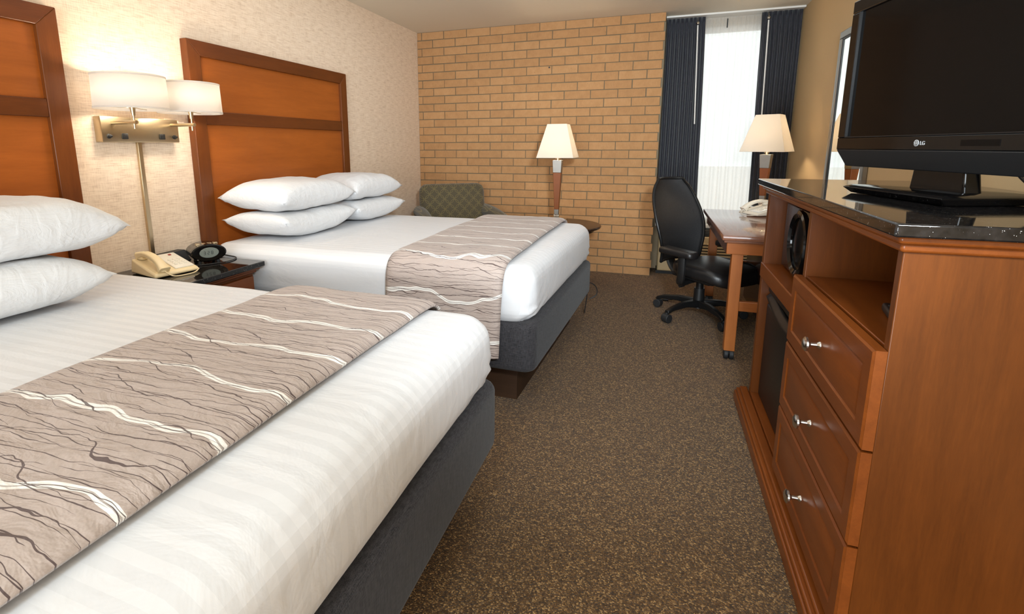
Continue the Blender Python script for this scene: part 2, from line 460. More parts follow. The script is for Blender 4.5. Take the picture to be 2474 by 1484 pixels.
def point(name, loc, power, col, r=0.03):
    l = bpy.data.lights.new(name, 'POINT'); l.energy = power; l.color = col; l.shadow_soft_size = r
    o = bpy.data.objects.new(name, l); COL.objects.link(o); o.location = loc; return o

# ------------------------------------------------------------------ room shell
XW = 3.605; BRX = 2.475; H = 2.44; YF = -7.4; YR = 0.36
struct('floor', bx(-0.12, XW+0.12, YF, YR+0.12, -0.12, 0), 'carpet', smooth=False)
struct('ceiling', bx(-0.12, XW+0.12, YF, YR+0.12, H, H+0.12), 'ceilpaint', smooth=False)
struct('wall_left', bx(-0.12, 0, YF, YR+0.12, 0, H), 'wallpaper', smooth=False)
struct('wall_right', bx(XW, XW+0.12, YF, YR+0.12, 0, H), 'tan', smooth=False)
struct('wall_front', bx(-0.12, XW+0.12, YF-0.12, YF, 0, H), 'ceilpaint', smooth=False)
# brick wall: real bricks over a recessed mortar bed
wb = struct('wall_back', bx(0, BRX-0.008, 0.007, YR+0.12, 0, H), 'mortar', smooth=False)
bm = B(); BW, BH, MJ = 0.254, H/30, 0.0075
for r in range(30):
    z0 = r*BH+MJ/2; z1 = (r+1)*BH-MJ/2
    off = 0.0534+(BW/2 if r % 2 == 0 else 0)
    k = -1
    while True:
        a = off+k*BW; b = a+BW; k += 1
        if a > BRX: break
        a2 = max(a+MJ/2, 0.002); b2 = min(b-MJ/2, BRX)
        if b2-a2 < 0.01: continue
        d = random.uniform(-0.0012, 0.0012); j = lambda: random.uniform(-0.0012, 0.0012)
        box(bm, a2+j(), b2+(j() if b2 < BRX else 0), d, 0.02, z0+j(), z1+j())
obj('bricks', bm, 'brick', wb, smooth=False, bevel=0.0015)
bm = B(); cyl(bm, (1.425, -0.0018, 2.018), (1.425, 0.01, 2.018), 0.008, None, 14); obj('anchor_hole', bm, 'black', wb)
# recess round the window
WX0, WX1, WZ0, WZ1 = 2.56, 3.52, 0.50, 2.36
bm = B()
box(bm, BRX-0.01, XW, YR, YR+0.12, 0, WZ0); box(bm, BRX-0.01, XW, YR, YR+0.12, WZ1, H)
box(bm, BRX-0.01, WX0, YR, YR+0.12, WZ0, WZ1); box(bm, WX1, XW, YR, YR+0.12, WZ0, WZ1)
struct('wall_window', bm, 'darkpaint', smooth=False)
bm = B()
for (a, b, c, d) in [(WX0, WX1, WZ0, WZ0+0.05), (WX0, WX1, WZ1-0.05, WZ1), (WX0, WX0+0.05, WZ0+.05, WZ1-.05), (WX1-0.05, WX1, WZ0+.05, WZ1-.05)]:
    box(bm, a, b, YR+0.03, YR+0.09, c, d)
win = struct('window_1', bm, 'whitepl', bevel=0.004)
obj('window_pane', bx(WX0+0.05, WX1-0.05, YR+0.055, YR+0.061, WZ0+0.05, WZ1-0.05), 'glass', win, smooth=False)
struct('trim_1', bx(BRX+0.005, XW-0.005, 0.17, YR, H-0.016, H-0.0), 'whitepl', bevel=0.003)   # curtain track board
# outdoors: pale parking lot and a low building across it
struct('ground_outside', bx(-12, 18, YR+0.4, 40, -0.5, -0.4), mk_paint('pale_concrete', C(225, 216, 208)), smooth=False)

# ------------------------------------------------------------------ headboards
def headboard(y0, y1, label):
    t = thing('headboard', label, 'headboard', (0.0, (y0+y1)/2, 0.35), 0, 'cherry headboards on the left wall')
    zb, zt, s = 0.35, 1.84, 0.082; d = 0.05
    bm = B(); hexa(bm, [(0.002, y0, zb), (d, y0, zb), (d, y0+s, zb), (0.002, y0+s, zb)], [(0.002, y0, zt), (d, y0, zt), (d, y0+s, zt-s), (0.002, y0+s, zt-s)])
    obj('stile', bm, 'frame_z', t, bevel=0.003)
    bm = B(); hexa(bm, [(0.002, y1-s, zb), (d, y1-s, zb), (d, y1, zb), (0.002, y1, zb)], [(0.002, y1-s, zt-s), (d, y1-s, zt-s), (d, y1, zt), (0.002, y1, zt)])
    obj('stile', bm, 'frame_z', t, bevel=0.003)
    bm = B(); hexa(bm, [(0.002, y0+s, zt-s), (d, y0+s, zt-s), (d, y1-s, zt-s), (0.002, y1-s, zt-s)], [(0.002, y0, zt), (d, y0, zt), (d, y1, zt), (0.002, y1, zt)])
    obj('top_rail', bm, 'frame_y', t, bevel=0.003)
    obj('middle_rail', bx(0.002, d-0.002, y0+s, y1-s, 1.388, 1.463), 'frame_y', t, bevel=0.003)
    obj('upper_panel', bx(0.004, 0.03, y0+s, y1-s, 1.463, zt-s), 'panel', t, smooth=False)
    obj('lower_panel', bx(0.004, 0.03, y0+s, y1-s, zb, 1.388), 'panel', t, smooth=False)
    return t
headboard(-2.90, -1.42, 'two-panel cherry wood headboard behind the far bed beside the brick wall')
headboard(-5.00, -3.525, 'two-panel cherry wood headboard cut off at the left edge behind the near bed')

# ------------------------------------------------------------------ beds
def deform(bm, fn):
    for v in bm.verts: v.co = Vector(fn(v.co))
def bed(y0, y1, zt, xf, skew, label, seed):
    t = thing('bed', label, 'bed', (1.0, (y0+y1)/2, 0), 0, 'white striped beds')
    ym = y0; sk = lambda x, y: x + skew*(y-ym)*max(0, min(1, (x-0.5)/1.2))
    # dark plinth panels set back from the edge
    bm = B(); T = 0.03; px0, px1, py0, py1 = 0.12, xf-0.12, y0+0.13, y1-0.13
    box(bm, px0, px1, py0, py0+T, 0, 0.21); box(bm, px0, px1, py1-T, py1, 0, 0.21)
    box(bm, px1-T, px1, py0+T, py1-T, 0, 0.21); box(bm, px0, px0+T, py0+T, py1-T, 0, 0.21)
    deform(bm, lambda c: (sk(c.x, c.y), c.y, c.z))
    obj('bed_base', bm, 'plinthwood', t, bevel=0.002)
    bm = rbox(0.06, xf, y0, y1, 0.205, 0.45, 0.03, 4, 0.06)
    deform(bm, lambda c: (sk(c.x, c.y), c.y, c.z))
    obj('box_spring', bm, 'boxspring', t, angle=60)
    # mattress wrapped in the white sheet
    x1 = xf-0.02
    nx, ny = 60, 46
    bm = rbox(0.06, x1, y0-0.0, y1+0.0, 0.435, zt, 0.075, 6, 0.09)
    for k in range(1, 36):
        g = bm.verts[:]+bm.edges[:]+bm.faces[:]
        bmesh.ops.bisect_plane(bm, geom=g, plane_co=(0, y0+(y1-y0)*k/36, 0), plane_no=(0, 1, 0))
    for k in range(1, 30):
        g = bm.verts[:]+bm.edges[:]+bm.faces[:]
        bmesh.ops.bisect_plane(bm, geom=g, plane_co=(0.06+(x1-0.06)*k/30, 0, 0), plane_no=(1, 0, 0))
    for k in range(1, 14):
        g = bm.verts[:]+bm.edges[:]+bm.faces[:]
        bmesh.ops.bisect_plane(bm, geom=g, plane_co=(0, 0, 0.435+(zt-0.435)*k/14), plane_no=(0, 0, 1))
    def f(c):
        x, y, z = c
        n = noise.noise(Vector((x*3.1, y*3.1, z*4+seed)))*0.5+noise.noise(Vector((x*8, y*8, z*9+seed)))*0.25
        zz = z
        if z > zt-0.02:
            u = (x-1.0)/0.95; v = (y-(y0+y1)/2)/((y1-y0)/2)
            zz += 0.012*(1-u**4)*(1-v**4)+n*0.006
        bul = 0.012*math.sin(PI*max(0, min(1, (z-0.435)/(zt-0.435))))
        if x > x1-0.03: x += bul+n*0.006
        if y < y0+0.03: y -= bul*0.6+n*0.005
        if y > y1-0.03: y += bul*0.6-n*0.005
        if c[0] > x1-0.03:
            for yc, sg in ((y0, 1), (y1, -1)):
                q = sg*(y-yc)
                if q < 0.36:
                    fo = max(0, 1-q/0.36)*max(0, 1-(z-0.435)/0.17)
                    x += 0.011*fo*math.sin((z-0.35*q)*120+n*2)
        # tucked edge pulls in unevenly at the bottom
        if z < 0.46: zz += n*0.02; x -= 0.012 if x > x1-0.05 else 0
        return (sk(x, y), y, zz)
    deform(bm, f)
    m = obj('mattress', bm, 'sheet', t, angle=75)
    return t
bed(-2.91, -1.43, 0.715, 1.985, 0.055, 'far bed with white striped sheet, next to the brick wall', 3.0)
bed(-4.95, -3.455, 0.693, 1.985, 0.0, 'near bed with white striped sheet in the left foreground', 8.0)

def runner(path, xa, xb, label, group, seed, drop=None):
    """path: list of (y,z) across the bed; xa,xb: functions of fraction"""
    P = spline([(0, p[0], p[1]) for p in path], 12)
    L = [0]
    for a, b in zip(P, P[1:]): L.append(L[-1]+(b-a).length)
    n = len(P)-1; nv = 30
    def fn(u, v):
        i = round(u*n); p = P[i]; x = xa(u)+(xb(u)-xa(u))*v
        k = noise.noise(Vector((x*4, L[i]*3.2, seed)))*0.007+noise.noise(Vector((x*9, L[i]*11, seed)))*0.0025
        i0 = max(i-1, 0); i1 = min(i+1, n); d = (P[i1]-P[i0]).normalized(); nr = Vector((0, -d.z, d.y))
        if nr.z < -0.1: nr = -nr
        e = min(v, 1-v); lift = 0.0
        if e < 0.03: k *= 0.3
        q = p+nr*(abs(k)+0.002)
        q = q+nr*0.014*min(1.0, (e/0.07))**0.5
        return (x, q.y, q.z)
    def uvf(u, v): i = round(u*n); return (L[i], (xa(u)+(xb(u)-xa(u))*v))
    bm = B(); grid(bm, n, nv, fn, uvf)
    o = obj('bed_runner', bm, 'runner', None, angle=80, solid=0.009, recalc=True)
    return tag(o, label, 'bed runner', group)
# far bed: hangs down the near side
pz = 0.737
runner([(-2.945, 0.285), (-2.943, 0.42), (-2.938, 0.56), (-2.93, 0.655), (-2.895, 0.712), (-2.80, 0.735), (-2.5, pz), (-2.1, pz+0.004), (-1.8, pz), (-1.52, 0.735), (-1.44, 0.71), (-1.408, 0.64), (-1.40, 0.5), (-1.398, 0.32)],
       lambda u: 1.235+0.03*u, lambda u: 1.825+0.07*u, 'taupe scribble-patterned runner hanging over the side of the far bed', 'patterned bed runners', 2.0)
pz = 0.713
runner([(-4.985, 0.35), (-4.985, 0.55), (-4.965, 0.65), (-4.92, 0.695), (-4.8, 0.711), (-4.5, pz), (-4.1, pz+0.002), (-3.8, pz), (-3.56, 0.711), (-3.475, 0.692), (-3.43, 0.62), (-3.424, 0.5), (-3.42, 0.33)],
       lambda u: 1.105+0.03*u, lambda u: 1.745+0.02*u, 'taupe scribble-patterned runner across the near bed in the foreground', 'patterned bed runners', 5.0)

# ------------------------------------------------------------------ pillows
def pillow(name, c, w, d, h, rot, tilt, label, group, seed, tip=0.075, droop=0.0):
    """w along local y, d along local x, h thickness"""
    bm = B(); n = 34
    def side(sgn):
        def fn(u, v):
            a = 2*u-1; b = 2*v-1
            px = a*(1-tip*0.9*(1-b*b)**1.0*abs(a)**2.0)*d/2
            py = b*(1-tip*(1-a*a)*abs(b)**2.0)*w/2
            tk = max(0.0, (1-abs(a)**5))**0.5*max(0.0, (1-abs(b)**5))**0.55
            ca = (abs(a)**6)*(abs(b)**6)
            t = h/2*tk*(1-0.25*(a*b)**2)
            nz = noise.noise(Vector((a*1.6+seed, b*2.2, sgn*2.0)))*0.09+noise.noise(Vector((a*4+seed, b*4.5, sgn)))*0.05
            t *= 1+nz
            z = sgn*t + droop*(-(abs(b)**3))*h*0.35
            if ca > 0.3: z += 0.012*noise.noise(Vector((seed*3, a*2, b*2)))
            return (px, py, z)
        return fn
    grid(bm, n, n, side(1)); grid(bm, n, n, lambda u, v: side(-1)(1-u, v))
    bmesh.ops.remove_doubles(bm, verts=bm.verts, dist=1e-4)
    o = obj(name, bm, 'pillow', None, angle=100)
    o.location = c; o.rotation_euler = (0, tilt, rot)
    return tag(o, label, 'pillow', group)
G2 = 'pillows on the far bed'
pillow('pillow', (0.33, -2.475, 0.806), 0.71, 0.46, 0.15, 0.0, 0.0, 'lower left white pillow on the far bed, under the plump one', G2, 1.0, droop=-0.7)
pillow('pillow', (0.35, -1.795, 0.806), 0.64, 0.46, 0.15, -0.03, 0.0, 'lower right white pillow on the far bed, beneath another', G2, 4.0, droop=-0.5)
pillow('pillow', (0.32, -2.475, 0.978), 0.71, 0.47, 0.175, 0.0, 0.03, 'upper left white pillow on the far bed, nearest the sconce', G2, 7.0, droop=0.25)
pillow('pillow', (0.33, -1.80, 0.978), 0.63, 0.47, 0.175, -0.03, 0.02, 'upper right white pillow on the far bed, toward the brick wall', G2, 11.0, droop=0.3)
G1 = 'pillows on the near bed'
pillow('pillow', (0.36, -4.17, 0.805), 0.76, 0.48, 0.18, 0.0, 0.0, 'lower white pillow of the stack on the near bed', G1, 15.0, droop=0.1)
pillow('pillow', (0.34, -4.09, 0.995), 0.78, 0.48, 0.20, 0.0, 0.03, 'upper white pillow of the stack on the near bed', G1, 19.0, droop=0.35)

# ------------------------------------------------------------------ nightstand and things on it
NZ = 0.655
t = thing('nightstand', 'cherry nightstand with black granite top between the two beds', 'nightstand', (0.25, -3.18, 0))
bm = B(); box(bm, 0.0, 0.50, -3.41, -2.945, NZ-0.028, NZ); obj('granite_top', bm, 'granite', t, bevel=0.004)
obj('cabinet_body', bx(0.005, 0.44, -3.38, -2.975, 0.06, NZ-0.052), 'case_z', t, bevel=0.003)
bm = B(); box(bm, 0.002, 0.475, -3.40, -2.955, NZ-0.045, NZ-0.0285); box(bm, 0.004, 0.458, -3.39, -2.965, NZ-0.062, NZ-0.045); obj('top_moulding', bm, 'case_y', t, bevel=0.005)
dr = obj('drawer', rbox(0.44, 0.46, -3.365, -2.99, 0.40, 0.58, 0.006, 2), 'case_y', t)
bm = B(); lathe(bm, [(0.006, 0), (0.006, 0.012), (0.014, 0.018), (0.014, 0.024), (0.004, 0.028)], (0.46, -3.178, 0.49), 'x'); obj('knob', bm, 'nickel', dr)
obj('door', rbox(0.44, 0.46, -3.365, -2.99, 0.09, 0.39, 0.006, 2), 'case_z', t)
obj('plinth', bx(0.01, 0.45, -3.385, -2.97, 0, 0.06), 'case_y', t, bevel=0.003)

def telephone(name, loc, rotz, label, mat, sc=1.0):
    t = thing(name, label, 'telephone', loc, rotz, None)
    # local: x across, y depth (front -y); wedge base rising to the back
    bm = B(); w, d = 0.105*sc, 0.115*sc
    hexa(bm, [(-w, -d, 0.004), (w, -d, 0.004), (w, d, 0.004), (-w, d, 0.004)], [(-w*.97, -d*.96, 0.022), (w*.97, -d*.96, 0.022), (w*.94, d*.96, 0.072), (-w*.94, d*.96, 0.072)])
    obj('phone_base', bm, mat, t, world=False, bevel=0.008)
    ang = math.atan2(0.05, 2*d*.96)
    R = Matrix.Translation((0, 0, 0.047)) @ Matrix.Rotation(ang, 4, 'X')
    bm = B(); 
    V = rbox(0.0, w*0.86, -d*0.82, d*0.82, -0.002, 0.007, 0.004, 2); V.transform(R)
    fp = obj('face_plate', V, 'ivory' if mat != 'ivory' else 'whitepl', t, world=False)
    for i in range(3):
        for j in range(4):
            k = B(); box(k, 0.016+i*0.022, 0.030+i*0.022, -0.062+j*0.020, -0.050+j*0.020, 0.006, 0.011); k.transform(R)
            if i == 0 or True: obj('key', k, 'ivory', fp, world=False, bevel=0.002)
    k = B(); box(k, 0.05, 0.062, 0.06, 0.072, 0.006, 0.010); k.transform(R); obj('message_light', k, simple('red_lamp_'+name+str(round(loc[0]*100)), C(150, 40, 24), 0.4), fp, world=False)
    # handset: arched bar with two cups
    hs = B()
    pts = spline([(-w*0.55, -d*0.95, 0.012), (-w*0.55, -d*0.55, 0.036), (-w*0.55, 0, 0.044), (-w*0.55, d*0.55, 0.036), (-w*0.55, d*0.95, 0.012)], 6)
    prof = []
    for i, p in enumerate(pts):
        d1 = (pts[min(i+1, len(pts)-1)]-pts[max(i-1, 0)]).normalized(); up = Vector((1, 0, 0)).cross(d1)
        e = abs(2*i/(len(pts)-1)-1); hw = 0.019+0.008*e**3; ht = 0.010+0.010*e**4
        ring = [hs.verts.new(p+Vector((1, 0, 0))*a*hw+up*b*ht) for a, b in ((-1, -1), (1, -1), (1.0, 0.6), (0.7, 1), (-0.7, 1), (-1.0, 0.6))]
        prof.append(ring)
    for a, b in zip(prof, prof[1:]):
        for k in range(6): j = (k+1) % 6; hs.faces.new((a[k], a[j], b[j], b[k]))
    hs.faces.new(prof[0][::-1]); hs.faces.new(prof[-1]); hs.transform(R)
    h = obj('handset', hs, mat, t, world=False, bevel=0.003, angle=50)
    for s in (-1, 1):
        k = B(); cyl(k, (-w*0.55, s*d*0.78, 0.004), (-w*0.55, s*d*0.78, 0.024), 0.022, 0.021); k.transform(R); obj('ear_cup', k, mat, h, world=False)
    # cord
    k = B(); pts = spline([(-w*0.55, -d*0.98, 0.03), (-w*0.3, -d*1.25, 0.006), (w*0.5, -d*1.3, 0.005), (w*0.95, -d*1.0, 0.012)], 10); tube(k, pts, 0.003, 6)
    obj('cord', k, mat, t, world=False)
    return t
telephone('telephone', (0.215, -3.30, NZ), math.radians(78), 'beige desk telephone on the nightstand between the beds', 'beige', 1.0)

# dark card box behind the phone
t = thing('card_holder', 'small black box against the wall behind the beige telephone', 'box', (0.045, -3.125, NZ), math.radians(4))
bm = B(); hexa(bm, [(-0.035, -0.075, 0.002), (0.05, -0.075, 0.002), (0.05, 0.075, 0.002), (-0.035, 0.075, 0.002)], [(-0.03, -0.07, 0.055), (0.02, -0.07, 0.055), (0.02, 0.07, 0.055), (-0.03, 0.07, 0.055)])
obj('holder_body', bm, 'black', t, world=False, bevel=0.003)
obj('holder_foot', bx(-0.03, 0.055, -0.07, 0.07, 0, 0.004), 'rubber', t, world=False)

# oval clock radio
t = thing('alarm_clock', 'black oval clock radio on the nightstand beside the telephone', 'alarm clock', (0.205, -3.05, NZ), math.radians(60))
def oval(bm, y0, y1, a0, b0, a1, b1, zc, seg=36):
    A = [bm.verts.new((a0*math.cos(2*PI*i/seg), y0, zc+b0*math.sin(2*PI*i/seg))) for i in range(seg)]
    Bq = [bm.verts.new((a1*math.cos(2*PI*i/seg), y1, zc+b1*math.sin(2*PI*i/seg))) for i in range(seg)]
    for i in range(seg): j = (i+1) % seg; bm.faces.new((A[i], A[j], Bq[j], Bq[i]))
    return A, Bq
bm = B(); zc = 0.056
A, _ = oval(bm, -0.075, -0.07, 0.078, 0.040, 0.085, 0.046, zc); bm.faces.new(A)
oval(bm, -0.07, 0.06, 0.085, 0.046, 0.085, 0.046, zc); _, Z = oval(bm, 0.06, 0.085, 0.085, 0.046, 0.066, 0.033, zc); bm.faces.new(Z)
bmesh.ops.remove_doubles(bm, verts=bm.verts, dist=1e-5)
body = obj('clock_body', bm, 'blackgloss', t, world=False)
bm = B(); A, Z = oval(bm, -0.0775, -0.0745, 0.045, 0.026, 0.047, 0.028, zc+0.002); bm.faces.new(A); bm.faces.new(Z); disp = obj('display', bm, 'lcd', body, world=False)
bm = B()
def seg7(bm, x, z, on, s=0.008):
    q = {'a': (0, 2), 'b': (1, 1.5), 'c': (1, .5), 'd': (0, 0), 'e': (-1, .5), 'f': (-1, 1.5), 'g': (0, 1)}
    for k in on:
        a, b = q[k]; cx = x+a*s*0.5; cz = z+b*s
        if k in 'adg': box(bm, cx-s*.4, cx+s*.4, -0.0785, -0.0770, cz-s*.1, cz+s*.1)
        else: box(bm, cx-s*.1, cx+s*.1, -0.0785, -0.0770, cz-s*.4, cz+s*.4)
for x, on in ((-0.022, 'abgcd'), (-0.004, 'abged'), (0.014, 'abcdefg')): seg7(bm, x, zc-0.006, on)
obj('digits', bm, 'black', disp, world=False)
bm = B()
for i in range(4): box(bm, -0.05+i*0.028, -0.030+i*0.028, -0.03, 0.0, zc+0.034, zc+0.0465)
obj('buttons', bm, 'brass', body, world=False, bevel=0.003)
for sx in (-1, 1):
    for sy in (-0.05, 0.045):
        bm = B(); cyl(bm, (sx*0.045, sy, 0), (sx*0.042, sy, 0.026), 0.010, 0.008); obj('foot', bm, 'rubber', t, world=False)
bm = B(); tube(bm, spline([(0.03, 0.07, 0.05), (0.06, 0.10, 0.02), (0.12, 0.06, 0.004), (0.14, -0.03, 0.004), (0.10, -0.09, 0.004), (0.02, -0.11, 0.004), (-0.06, -0.10, 0.004), (-0.11, -0.05, 0.004)], 8), 0.003, 6); obj('cord', bm, 'wire', t, world=False)

# ------------------------------------------------------------------ wall sconce
t = thing('wall_sconce', 'brass double wall lamp with two white drum shades between the headboards', 'wall lamp', (0.0, -3.205, 1.285))
pl = obj('back_plate', rbox(0.001, 0.05, -3.405, -3.005, 1.285, 1.404, 0.004, 2), 'brass', t)
for yy in (-3.375, -3.035):
    bm = B(); lathe(bm, [(0.011, 0.0), (0.011, 0.004), (0.006, 0.006), (0.006, 0.018), (0.003, 0.02)], (0.05, yy, 1.313), 'x', 16); obj('switch_knob', bm, 'black', pl)
for yy in (-3.300, -3.105):
    k = obj('outlet', rbox(0.05, 0.056, yy-0.015, yy+0.015, 1.300, 1.328, 0.003, 2), 'black', pl)
    bm = B(); box(bm, 0.055, 0.0568, yy-0.006, yy-0.003, 1.31, 1.32); box(bm, 0.055, 0.0568, yy+0.003, yy+0.006, 1.31, 1.32); obj('socket_slots', bm, 'rubber', k)
for yc in (-3.352, -3.045):
    xc = 0.195
    bm = B(); cyl(bm, (0.045, yc, 1.375), (xc+0.018, yc, 1.375), 0.0085); a = obj('arm', bm, 'brass', t)
    bm = B(); cyl(bm, (xc, yc, 1.345), (xc, yc, 1.425), 0.005); cyl(bm, (xc, yc, 1.405), (xc, yc, 1.44), 0.008, 0.012); cyl(bm, (xc, yc, 1.44), (xc, yc, 1.47), 0.014); obj('stem', bm, 'brass', a)
    bm = B(); lathe(bm, [(0.0, 1.53), (0.018, 1.525), (0.026, 1.505), (0.016, 1.48), (0.013, 1.47)], (xc, yc, 0), 'z', 16); obj('bulb', bm, 'shadew', a)
    bm = B(); cyl(bm, (xc, yc, 1.434), (xc, yc, 1.578), 0.146, 0.142, 56, False)
    sh = obj('lamp_shade', bm, 'shadew', t, solid=0.002)
    for z, r in ((1.4355, 0.1475), (1.5765, 0.1435)):
        bm = B(); cyl(bm, (xc, yc, z-0.004), (xc, yc, z+0.004), r, r, 56, False); obj('shade_trim', bm, 'shadew', sh, solid=0.002)
    bm = B()
    for q in range(3):
        aa = q*2*PI/3; cyl(bm, (xc, yc, 1.44), (xc+0.143*math.cos(aa), yc+0.143*math.sin(aa), 1.44), 0.0015, None, 6)
    obj('shade_spider', bm, 'brass', sh)
    point('sconce_bulb', (xc, yc, 1.505), 16.0, (1.0, 0.86, 0.68), 0.03)
obj('cord_cover', bx(0.001, 0.018, -3.216, -3.194, 0.66, 1.285), 'brass', t, bevel=0.002)

# ------------------------------------------------------------------ shaded table lamps
def table_lamp(loc, rotz, ztop, label, base_drop=True):
    """ztop = shade top above the lamp base"""
    t = thing('table_lamp', label, 'lamp', loc, rotz, 'tapered lamps with square shades')
    hs = 0.285; b, tp = 0.158, 0.083; z0 = ztop-hs
    bm = B(); r = []
    for z, a in ((z0, b), (ztop, tp)): r.append([bm.verts.new(p) for p in ((-a, -a, z), (a, -a, z), (a, a, z), (-a, a, z))])
    for i in range(4): j = (i+1) % 4; bm.faces.new((r[0][i], r[0][j], r[1][j], r[1][i]))
    sh = obj('lamp_shade', bm, 'shade', t, world=False, smooth=False, solid=0.003)
    bm = B(); cyl(bm, (0, 0, z0+0.02), (-b+.01, 0, z0+0.02), 0.0015, None, 6); cyl(bm, (0, 0, z0+0.02), (b-.01, 0, z0+0.02), 0.0015, None, 6); obj('shade_spider', bm, 'steel', sh, world=False)
    def sq(bm, z, a): return [bm.verts.new(p) for p in ((-a, -a, z), (a, -a, z), (a, a, z), (-a, a, z))]
    def taper(z0, z1, a0, a1):
        bm = B(); A = sq(bm, z0, a0); Z = sq(bm, z1, a1); bm.faces.new(A[::-1]); bm.faces.new(Z)
        for i in range(4): j = (i+1) % 4; bm.faces.new((A[i], A[j], Z[j], Z[i]))
        return bm
    zc = z0-0.022
    w = lambda z: 0.020+0.019*(z-0.10)/(zc-0.10)
    obj('collar', taper(zc-0.108, zc, w(zc-0.108)+.001, w(zc)+.001), 'steel', t, world=False, bevel=0.002)
    obj('column', taper(0.105, zc-0.108, w(0.105), w(zc-0.108)), 'lampwood', t, world=False, bevel=0.003)
    obj('lower_collar', taper(0.06, 0.105, 0.019, 0.0205), 'steel', t, world=False, bevel=0.002)
    bm = B(); box(bm, -0.016, 0.016, -0.016, 0.016, 0.016, 0.06); cyl(bm, (-0.024, 0, 0.046), (0.024, 0, 0.046), 0.017)
    obj('knuckle', bm, 'nickel', t, world=False, bevel=0.002)
    obj('foot_plate', rbox(-0.085, 0.085, -0.085, 0.085, 0, 0.018, 0.004, 2), 'nickel', t, world=False)
    bm = B(); cyl(bm, (0, 0, zc), (0, 0, z0+0.05), 0.010); cyl(bm, (0, 0, z0-0.012), (0, 0, z0-0.004), 0.019); obj('socket', bm, 'brass', t, world=False)
    bm = B(); lathe(bm, [(0.012, z0+0.05), (0.028, z0+0.09), (0.030, z0+0.11), (0.02, z0+0.135), (0, z0+0.14)], (0, 0, 0), 'z', 16); obj('bulb', bm, 'shade', t, world=False)
    wp = Matrix.Translation(loc) @ Matrix.Rotation(rotz, 4, 'Z') @ Vector((0, 0, z0+0.10))
    point('table_lamp_bulb', wp, 24.0, (1.0, 0.83, 0.6), 0.035)
    return t
# round side table
TZ = 0.60; TC = (1.70, -0.79)
t = thing('side_table', 'round dark wood side table under the lamp against the brick wall', 'table', (TC[0], TC[1], 0))
bm = B(); lathe(bm, [(0.0, TZ-0.028), (0.33, TZ-0.028), (0.355, TZ-0.022), (0.36, TZ-0.010), (0.355, TZ-0.002), (0.345, TZ), (0, TZ)], (*TC, 0), 'z', 64); obj('tabletop', bm, 'darkwood', t)
bm = B(); lathe(bm, [(0.30, TZ-0.055), (0.30, TZ-0.028)], (*TC, 0), 'z', 48); obj('apron', bm, 'darkwood', t)
bm = B(); lathe(bm, [(0.04, 0.05), (0.035, 0.2), (0.03, 0.4), (0.05, TZ-0.055)], (*TC, 0)); obj('pedestal', bm, 'darkwood', t)
bm = B(); lathe(bm, [(0.22, 0.0), (0.22, 0.02), (0.06, 0.05)], (*TC, 0), 'z', 40); obj('foot', bm, 'darkwood', t)
table_lamp((1.650, -0.63, TZ), 0, 1.446-TZ, 'tapered wooden lamp with square cream shade in front of the brick wall')
table_lamp((3.295, -0.47, 0.756), math.radians(-24), 1.497-0.756, 'tapered wooden lamp with square cream shade on the desk by the window')

# ------------------------------------------------------------------ armchair in the corner
t = thing('armchair', 'olive armchair with gold ring pattern in the corner behind the far bed', 'armchair', (0.72, -0.62, 0), math.radians(38))
def cushion(x0, x1, y0, y1, z0, z1, r, mat=None):
    bm = rbox(x0, x1, y0, y1, z0, z1, r, 5)
    if mat: bm.transform(mat)
    return bm
tilt = Matrix.Translation((0, 0.22, 0.40)) @ Matrix.Rotation(math.radians(-9), 4, 'X')
bm = cushion(-0.335, 0.335, -0.07, 0.09, 0.0, 0.50, 0.078, tilt)
obj('backrest', bm, 'armfab', t, world=False, angle=60)
obj('seat_cushion', cushion(-0.27, 0.27, -0.36, 0.20, 0.30, 0.46, 0.04), 'armfab', t, world=False, angle=60)
obj('seat_frame', cushion(-0.30, 0.30, -0.34, 0.30, 0.14, 0.30, 0.02), 'armfab', t, world=False, angle=60)
for s in (-1, 1):
    bm = B(); pts = spline([(s*0.335, 0.30, 0.62), (s*0.345, 0.10, 0.615), (s*0.36, -0.14, 0.585), (s*0.37, -0.36, 0.53)], 8)
    tube(bm, pts, 0.062, 16); a = obj('arm', bm, 'armfab', t, world=False)
    bm = B(); hexa(bm, [(s*0.30, -0.36, 0.14), (s*0.39, -0.36, 0.14), (s*0.39, 0.30, 0.14), (s*0.30, 0.30, 0.14)], [(s*0.31, -0.36, 0.52), (s*0.41, -0.36, 0.52), (s*0.39, 0.30, 0.61), (s*0.29, 0.30, 0.61)])
    obj('arm_panel', bm, 'armfab', a, world=False, bevel=0.02)
for sx in (-1, 1):
    for sy in (-0.30, 0.26):
        bm = B(); cyl(bm, (sx*0.27, sy, 0), (sx*0.26, sy, 0.15), 0.016, 0.026); obj('leg', bm, 'darkwood', t, world=False)

